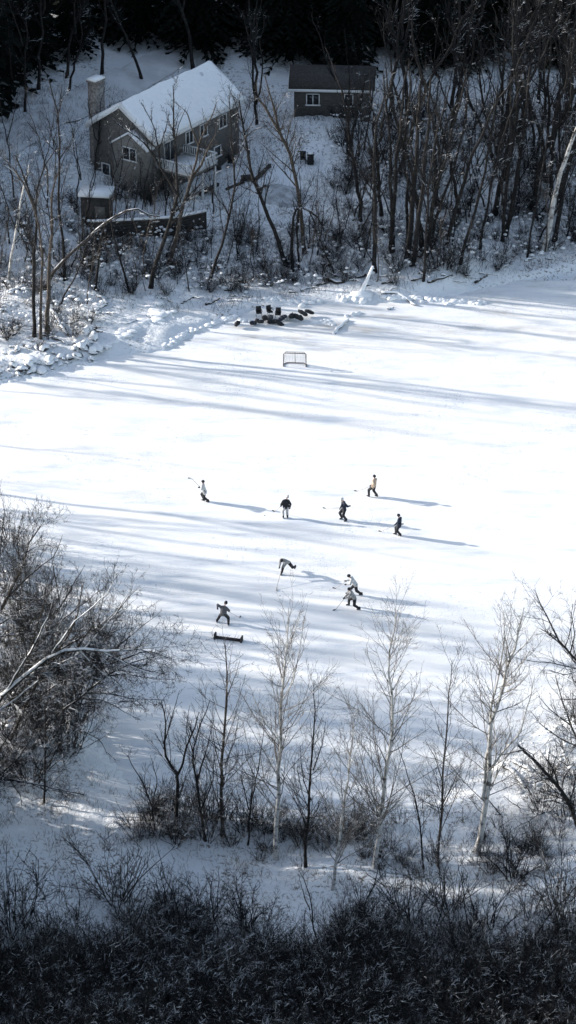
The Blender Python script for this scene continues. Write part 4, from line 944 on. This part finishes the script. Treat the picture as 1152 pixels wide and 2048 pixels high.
# ------------------------------------------------------------------ goals, bags, chairs, pucks
p = G0(589.5, 734); gl = empty('hockey_goal', p, 'full size hockey goal with netting on the far ice', 'goal', rz=-.05)
mb = MB(); w2, hh = .915, 1.22
mb.tube([(-w2, 0, .03), (-w2, 0, hh-.08), (-w2+.08, 0, hh), (w2-.08, 0, hh), (w2, 0, hh-.08), (w2, 0, .03)], .038, 8); mb.build('front_frame', M['pipe'], gl)
mb = MB(); mb.tube([(-w2, .02, .04), (-w2-.04, .4, .04), (-w2+.25, .72, .04), (w2-.25, .72, .04), (w2+.04, .4, .04), (w2, .02, .04)], .038, 8); mb.tube([(0, .70, .06), (0, .30, hh-.02), (0, .04, hh)], .022, 6)
mb.tube([(-w2+.1, .02, hh-.01), (-w2+.18, .28, hh-.01), (w2-.18, .28, hh-.01), (w2-.1, .02, hh-.01)], .022, 6); mb.build('back_frame', M['pipe'], gl)
mb = MB()
def netpt(u, v):     # u along back 0..1, v height 0..1
    base = resample([(-w2, 0, .05), (-w2-.03, .4, .05), (-w2+.25, .70, .05), (w2-.25, .70, .05), (w2+.03, .4, .05), (w2, 0, .05)], 60)
    top = resample([(-w2, 0, hh-.03), (-w2+.18, .28, hh-.02), (w2-.18, .28, hh-.02), (w2, 0, hh-.03)], 60)
    k = int(round(u*59)); return base[k]*(1-v)+top[k]*v
for u in np.linspace(0, 1, 36): mb.tube([netpt(u, 0), netpt(u, .5), netpt(u, 1)], .006, 3, False)
for v in np.linspace(.05, 1, 11): mb.tube([netpt(u, v) for u in np.linspace(0, 1, 20)], .006, 3, False)
mb.build('net', M['net'], gl)
p = (G0(430, 1277)+G0(483, 1284))/2; ang = G0(483, 1284)-G0(430, 1277)
g2 = empty('low_goal', p, 'low dark timber goal with short end posts behind the goalie', 'goal', rz=math.atan2(ang[1], ang[0]))
mb = MB(); mb.box((0, 0, .12), (1.74, .10, .17)); mb.build('beam', M['timber'], g2)
for s in (-1, 1): mb = MB(); mb.box((s*.93, .05, .19), (.10, .42, .38)); mb.build('end_post', M['timber'], g2)
mb = MB(); mb.box((0, .24, .05), (1.74, .06, .07)); mb.build('rear_rail', M['timber'], g2)
def puck(x, y, label):
    p = G0(x, y); mb = MB(); a = np.linspace(0, 2*PI, 17)[:-1]; mb.prism([(.038*math.cos(t), .038*math.sin(t)) for t in a], .002, .027)
    tag(mb.build('puck', M['rubber'], loc=p), label, 'puck')
puck(560, 1192, 'black puck by the reaching player near centre'); puck(529, 1031, 'black puck left of the player in pale trousers')
rb = np.random.default_rng(55)
def bag(x, y, rz, L, label, mat='black', hgt_=.46):
    p = G0(x, y) if pond_dist(*G0(x, y)[:2]) < 0 else g(x, y); p = p+[0, 0, .02+(.22 if rb.uniform() > .55 else 0)]; r = empty('equipment_bag', p, label, 'bag', 'hockey bags heaped on the far ice', rz)
    r.rotation_euler = (rb.normal(0, .2), rb.normal(0, .28), rz+rb.normal(0, .35)); L *= 1.05; hgt_ *= rb.uniform(.65, 1.0)
    mb = MB(); n = 9; t = np.linspace(-1, 1, n); P = np.stack([t*L/2, rb.normal(0, .03, n), np.full(n, hgt_*.47)+rb.normal(0, .02, n)], 1)
    R = hgt_*.5*(1-np.abs(t)**6*.45)*rb.uniform(.88, 1.1, n); mb.tube(P, R, 10); mb.build('body', M[mat], r, smooth=True)
    for s in (-1, 1):
        mb = MB(); q = [(s*L*.18, math.cos(a)*hgt_*.54, hgt_*.47+math.sin(a)*hgt_*.54) for a in np.linspace(-.4, PI+.4, 12)]; mb.tube(q, .02, 5); mb.build('strap', M['navy'] if mat == 'black' else M['grey'], r)
    mb = MB(); mb.tube([(-L*.15, 0, hgt_*.93), (-L*.08, 0, hgt_*1.15), (L*.08, 0, hgt_*1.15), (L*.15, 0, hgt_*.93)], .015, 5); mb.build('handle', M['grey'], r)
for i, b_ in enumerate([(477,656,.5,.62,'small dark bag lying alone left of the heap'),(506,650,.2,.6,'dark bag at the left end of the heap'),(519,651,-.5,.8,'dark bag second from the left in the heap'),(528,646,.9,.7,'dark bag leaning under the left chair'),
    (546,647,.1,.8,'dark bag at the front middle of the heap'),(556,650,-.3,.85,'dark bag in front of the middle chair'),(566,645,.5,.75,'navy bag just right of the middle chair'),(585,642,1.0,.8,'dark bag left of the right hand bags'),
    (597,643,-.6,.95,'dark bag slanting down at the right of the heap'),(605,634,.0,.95,'long dark bag at the back right of the heap'),(618,632,-.1,.8,'dark bag at the far right end of the heap'),(575,640,.3,.6,'pale bag in the middle of the heap'),(540,640,.7,.6,'grey bag behind the front bags')]):
    bag(*b_[:5], mat=['black','navy','black','black','black','black','navy','black','black','black','black','white','grey'][i])
def camp_chair(x, y, rz, label):
    r = empty('camp_chair', G0(x, y) if pond_dist(*G0(x, y)[:2]) < 0 else g(x, y), label, 'chair', 'camp chairs by the bags', rz)
    mb = MB(); mb.box((0, 0, .43), (.52, .48, .04)); mb.build('seat', M['black'], r)
    mb = MB(); mb.bar((0, .22, .45), (0, .36, .98), .52, .04); mb.build('backrest', M['black'], r)
    for s in (-1, 1):
        mb = MB(); mb.bar((s*.29, -.24, .62), (s*.29, .30, .66), .05, .03); mb.build('armrest', M['black'], r)
        for f in (-1, 1): mb = MB(); mb.tube([(s*.28, -.24*f, .02), (s*.28, .2*f, .64)], .014, 5); mb.build('leg', M['stick_black'], r)
camp_chair(518, 634, .15, 'leftmost of the dark camp chairs behind the bags'); camp_chair(556, 637, -.1, 'rightmost of the dark camp chairs behind the bags'); camp_chair(540, 632, .5, 'dark camp chair between the left and right ones, turned aside')
for _o in list(bpy.data.objects):
    if _o.name.startswith('camp_chair'): _o.scale = (.85, .85, .9)

# ------------------------------------------------------------------ people
def remeshed(mb, name, mat, parent, voxel=.02, smooth=3):
    me = mb.mesh('tmp', mat); o = bpy.data.objects.new('tmp', me); COL.objects.link(o)
    m = o.modifiers.new('r', 'REMESH'); m.mode = 'VOXEL'; m.voxel_size = voxel; m.use_smooth_shade = True
    m2 = o.modifiers.new('s', 'SMOOTH'); m2.iterations = smooth; m2.factor = .5
    bpy.context.view_layer.update(); dg = bpy.context.evaluated_depsgraph_get()
    nm = bpy.data.meshes.new_from_object(o.evaluated_get(dg)); bpy.data.objects.remove(o); bpy.data.meshes.remove(me)
    nm.name = name
    if not nm.materials: nm.materials.append(mat)
    r = bpy.data.objects.new(name, nm); COL.objects.link(r); r.parent = parent; return r
def cap(mb, a, b, ra, rb_):
    a, b = np.asarray(a, float), np.asarray(b, float)
    t = np.linspace(0, 1, 5)[:, None]; mb.tube(a*(1-t)+b*t, np.linspace(ra, rb_, 5), 10); mb.blob(a, (ra,)*3, seg=10); mb.blob(b, (rb_,)*3, seg=10)
def ik(a, c, l1, l2, pole):
    a, c = np.asarray(a, float), np.asarray(c, float); d = c-a; L = np.linalg.norm(d); Lm = min(L, (l1+l2)*.995); u = d/L; c = a+u*Lm
    x = (l1*l1-l2*l2+Lm*Lm)/(2*Lm); h = math.sqrt(max(l1*l1-x*x, 1e-4)); p = np.asarray(pole, float); p = p-u*np.dot(p, u); p /= np.linalg.norm(p)+1e-9
    return a+u*x+p*h, c
def person(px, py, label, face, pel, che, head, hl, hr, fl, fr, jersey, pants, cap_m, stick=None, long=.0, stick_label='', stick_mat='stick', elb=None):
    base = G0(px, py); root = empty('person', base, label, 'person', 'hockey players on the pond')
    f = norm(np.array([*face, 0.])); sd = np.array([-f[1], f[0], 0])      # sd = the player's left
    pel, che, head = map(lambda v: np.array(v, float), (pel, che, head))
    left, right = (hl, hr), (fl, fr)
    if np.dot(np.array(hl)-np.array(hr), sd) < 0: hl, hr = hr, hl
    if np.dot(np.array(fl)-np.array(fr), sd) < 0: fl, fr = fr, fl
    body, jer, pan = MB(), MB(), MB(); up = norm(che-pel)
    neck = che+norm(head-che)*.10
    J = {}
    for s, hnd, ft in ((1, hl, fl), (-1, hr, fr)):
        sh_ = che+sd*s*.185-up*.03; el, wr = ik(sh_, hnd, .30, .27, elb[0 if s > 0 else 1] if elb else sd*s*.6-f*.5+np.array([0, 0, -.5]))
        hp = pel+sd*s*.095-up*.02; an0 = np.array(ft, float)+[0, 0, .12]; kn, an = ik(hp, an0, .46, .45, f+sd*s*.15)
        cap(body, sh_, el, .050, .040); cap(body, el, wr, .040, .028); cap(body, hp, kn, .078, .055); cap(body, kn, an, .052, .038); cap(body, an, an+f*.12-[0, 0, .05], .035, .03)
        cap(jer, sh_, el, .100, .085); cap(jer, el, wr+(el-wr)*.18, .082, .062)
        cap(pan, hp, kn, .140, .108); cap(pan, kn, an+(kn-an)*.10, .105, .084)
        J[s] = (el, wr, kn, an)
        # glove with palm, four fingers and a thumb
        d = norm(wr-el); gl_ = MB(); ax = np.cross(d, f); ax = norm(ax) if np.linalg.norm(ax) > .1 else sd; nn = np.cross(ax, d)
        cap(gl_, wr-d*.05, wr+d*.01, .052, .045)
        for q in (-1, 0, 1): cap(gl_, wr+ax*q*.022, wr+d*.085+ax*q*.026, .026, .024)
        for q in range(4):
            o_ = (q-1.5)*.024; l = (.040, .046, .042, .032)[q]; a = wr+d*.085+ax*o_; b = a+d*l+nn*.012; c = b+d*l*.35+nn*l*.9; cap(gl_, a, b, .0135, .0125); cap(gl_, b, c, .0125, .010)
        a = wr+d*.03+ax*.045*s; b = a+ax*.03*s+d*.035; cap(gl_, a, b, .016, .014); cap(gl_, b, b+d*.03+nn*.03, .014, .011)
        remeshed(gl_, 'glove', M['black'], root, .008, 1)
        # skate: boot and blade
        sk = MB(); z0 = np.array([an[0], an[1], an[2]-.03]); cap(sk, an+[0, 0, .08], an-[0, 0, .02], .068, .062); cap(sk, an-[0, 0, .03]-f*.03, an+f*.17-[0, 0, .05], .055, .045)
        so = remeshed(sk, 'skate', M['black'], root, .015, 1)
        bl = MB(); c_ = an+f*.06-[0, 0, .105]; bl.bar(c_-f*.14, c_+f*.14, .006, .045); bl.build('blade', M['steel'], so)
    for q in (-.10, 0, .10): cap(body, pel+sd*q*.8, che+sd*q-up*.04, .085, .095)
    cap(body, che-up*.03-sd*.15, che-up*.03+sd*.15, .055, .055); cap(body, neck-up*.1, neck+(head-neck)*.4, .055, .05)
    hu = norm(head-neck+np.array([0, 0, .25])); hs_ = np.cross(f, hu); hs_ = norm(hs_); hf = np.cross(hu, hs_)
    Mh = np.stack([hf, -hs_, hu], 1)
    hb = MB(); hb.blob((0, 0, .01), (.095, .075, .115), seg=14, rings=10); Vh = hb.V[0] @ Mh.T+head; body.add(Vh, [tuple(l) for l in np.split(np.concatenate(hb.L), np.cumsum(np.concatenate(hb.T))[:-1])])
    cap(body, head+hf*.03-hu*.06, head+hf*.055-hu*.085, .045, .03)                       # jaw and chin
    cap(body, head+hf*.092+hu*.01, head+hf*.108-hu*.022, .010, .014)                     # nose
    for s in (-1, 1): cap(body, head+hs_*s*.074-hu*.02, head+hs_*s*.076+hu*.02, .013, .016)   # ears
    bo = remeshed(body, 'body', M['skin'], root, .014, 1)
    for s in (-1, 1):
        e = MB(); e.blob(head+hf*.086+hs_*s*.030+hu*.008, (.011,)*3, seg=8); e.build('eye', M['stick_black'], bo, smooth=True)
    e = MB(); e.bar(head+hf*.095-hu*.052-hs_*.022, head+hf*.095-hu*.052+hs_*.022, .008, .006); e.build('mouth', M['tan'], bo)
    for q in (-.13, -.045, .045, .13): cap(jer, pel+sd*q*.95-up*(.02+long), che+sd*q*.9-up*.02, .145 if abs(q) < .1 else .12, .135 if abs(q) < .1 else .11)
    cap(jer, che-up*.01-sd*.15, che-up*.01+sd*.15, .09, .09)
    remeshed(jer, 'jersey', jersey, root, .02, 3)
    cap(pan, pel-sd*.08, pel+sd*.08, .125, .125); cap(pan, pel, pel+up*.1, .13, .12)
    remeshed(pan, 'trousers', pants, root, .02, 2)
    hm = MB(); hb = MB(); hb.blob((0, 0, .0), (.135, .118, .135), seg=14, rings=10, flat=-.25); Vh = hb.V[0] @ Mh.T+head+hu*.03; hm.add(Vh, [tuple(l) for l in np.split(np.concatenate(hb.L), np.cumsum(np.concatenate(hb.T))[:-1])])
    cap(hm, head+hs_*.07-hf*.03-hu*.02, head-hs_*.07-hf*.03-hu*.02, .052, .052)
    remeshed(hm, 'helmet', cap_m, root, .012, 1)
    if stick is not None:
        a, b = [np.array(v, float) for v in stick]; d = norm(b-a)
        st = empty('hockey_stick', base, stick_label, 'hockey stick', 'hockey sticks of the players')
        mb = MB(); mb.bar(a-d*.12, b, .030, .022); mb.build('shaft', M[stick_mat], st)
        h = np.array([d[0], d[1], 0]); h = norm(h) if np.linalg.norm(h) > .05 else f
        sdv = np.array([-h[1], h[0], 0]); mb = MB(); t_ = h if b[2] > .3 else norm(h+sdv*.4); mb.bar(b, b+t_*.25+([0, 0, .02] if b[2] > .3 else [0, 0, 0]), .012, .055)
        bl = mb.build('blade', M['stick_black'], st); mb = MB(); mb.bar(b+t_*.1, b+t_*.22, .018, .08); mb.build('tape', M['black'], bl)
    return root
# the joints are metres from the point (px, py) on the ice: x to the right, y away from the camera, z up
person(417, 1005, 'player in a white jersey and dark trousers leaning left, farthest left on the pond', (-1, .3), (-.28, .08, .90), (-.42, .08, 1.40), (-.38, .05, 1.68), (-.62, .25, 1.12), (-.30, -.30, 1.15), (-.33, .25, 0), (0, 0, 0), M['white'], M['black'], M['black'],
       ((-.45, 0, 1.13), (-1.25, .12, 1.95)), .12, 'stick raised to the left by the leftmost player in white')
person(570, 1037, 'player in a dark jacket, pale trousers and pale cap, seen from behind', (-.2, 1), (.06, .05, .92), (.06, .12, 1.42), (.18, .20, 1.68), (-.30, .15, .93), (.36, .0, .90), (-.13, 0, 0), (.18, .03, 0), M['black'], M['pale_pants'], M['white'],
       ((-.30, .22, .88), (-.75, 1.05, .04)), 0, 'stick held low by the player in pale trousers')
person(688, 1040, 'player in a dark patterned top and pale cap with one arm swung out right', (-.9, -.4), (0, .05, .92), (-.04, .08, 1.42), (-.16, .02, 1.68), (-.28, -.12, 1.05), (.40, .10, 1.10), (-.15, .14, 0), (.17, -.20, 0), M['navy'], M['black'], M['white'],
       ((-.22, -.12, 1.06), (-1.33, .45, .72)), .06, 'stick held waist high by the player with the outswung arm', elb=((-.2, -1, -.3), (.6, 0, .9)))
person(746, 994, 'player in a tan and white jersey with dark trousers, farthest back on the pond', (-.8, .5), (.05, .03, .90), (.10, .06, 1.40), (.08, .05, 1.67), (-.20, .12, .86), (.08, -.34, .98), (-.30, 0, 0), (.30, .02, 0), M['tan'], M['black'], M['black'],
       ((-.10, .05, .90), (-1.15, .88, .04)), .02, 'stick reaching far left from the player in tan')
person(797, 1073, 'player dressed all in dark clothes, farthest right on the pond', (-.8, .4), (.04, .05, .92), (.06, .06, 1.42), (-.02, .05, 1.67), (-.27, .05, .92), (.20, -.20, 1.12), (-.18, .25, 0), (.15, 0, 0), M['navy'], M['black'], M['black'],
       ((-.20, .02, .95), (-1.20, .72, .04)), .08, 'stick of the player all in dark', elb=((-.2, 0, -1), (1, 0, .5)))
person(563, 1149, 'player in a pale grey jersey bent far forward with one leg kicked out behind', (-.35, -1), (.40, .36, .80), (.12, .02, 1.15), (.02, -.20, 1.22), (-.16, -.42, .74), (.10, -.36, .66), (0, 0, 0), (.98, .62, .16), M['pale_grey'], M['black'], M['black'],
       ((.04, -.38, .74), (-.36, -2.15, .04)), -.02, 'stick stretched toward the puck by the bent player')
person(705, 1192, 'player in a white jersey striding left, partly behind another player', (-1, .1), (.20, .05, .90), (-.08, .06, 1.36), (-.26, .04, 1.55), (-.45, .28, 1.05), (-.42, -.20, 1.02), (-.28, .25, 0), (.64, -.02, .05), M['white'], M['black'], M['black'],
       ((-.45, .20, 1.02), (-1.15, 1.0, .04)), .02, 'stick of the striding player in white, behind the other player')
person(708, 1219, 'player in pale grey top and dark trousers skating left in front of the striding player', (-1, -.05), (.02, .20, .82), (-.24, .18, 1.28), (-.34, .12, 1.52), (-.62, .0, .90), (-.70, .15, .82), (-.34, .55, 0), (.38, -.08, 0), M['pale_grey'], M['black'], M['black'],
       ((-.66, .05, .87), (-1.25, -.05, .04)), .0, 'stick pointing down left from the front skater in pale grey')
person(447, 1250, 'goalie in a grey jersey crouching with feet wide apart before the low goal', (.25, 1), (0, .15, .80), (.02, .25, 1.26), (.17, .32, 1.54), (-.40, .30, 1.16), (.34, .40, .84), (-.46, .34, 0), (.34, -.08, 0), M['grey'], M['black'], M['black'],
       ((.30, .38, .86), (1.05, .95, .04)), .02, 'stick held out right by the goalie in grey', elb=((-1, 0, .5), (.7, -.3, -.5)))
print('people', time.time()-T0)

# ------------------------------------------------------------------ camera, light, world
cam = bpy.data.cameras.new('camera'); co = bpy.data.objects.new('camera', cam); COL.objects.link(co)
cam.sensor_fit = 'HORIZONTAL'; cam.sensor_width = 36; cam.lens = 36*F/W; cam.clip_start = 1; cam.clip_end = 9000
co.location = (0, 0, HC); co.rotation_euler = (PI/2-TH, 0, 0); scene.camera = co
sun = bpy.data.lights.new('sun', 'SUN'); so = bpy.data.objects.new('sun', sun); COL.objects.link(so)
sun.energy = 4.2; sun.angle = math.radians(.8); sun.color = (1.0, .955, .90)
dirv = Vector((SD[0]*math.cos(ELEV), SD[1]*math.cos(ELEV), -math.sin(ELEV)))
so.rotation_euler = dirv.to_track_quat('-Z', 'Y').to_euler(); so.location = (-60, 160, 60)
wd = bpy.data.worlds.new('World'); scene.world = wd; wd.use_nodes = True; nt = wd.node_tree
sky = nt.nodes.new('ShaderNodeTexSky'); sky.sky_type = 'NISHITA'; sky.sun_disc = False; sky.sun_elevation = ELEV; sky.sun_rotation = math.atan2(-SD[0], -SD[1])
hs_ = nt.nodes.new('ShaderNodeHueSaturation'); hs_.inputs['Saturation'].default_value = .8     # thin winter haze whitens the sky
nt.links.new(sky.outputs[0], hs_.inputs['Color']); nt.links.new(hs_.outputs[0], nt.nodes['Background'].inputs[0]); nt.nodes['Background'].inputs[1].default_value = .13
vs = scene.view_settings; vs.view_transform = 'Standard'; vs.look = 'None'; vs.exposure = 1.06; vs.gamma = 1; vs.use_curve_mapping = False
scene.cycles.max_bounces = 5; scene.cycles.diffuse_bounces = 3; scene.cycles.glossy_bounces = 2
scene.render.engine = 'CYCLES'
print('done', time.time()-T0, len(bpy.data.objects))
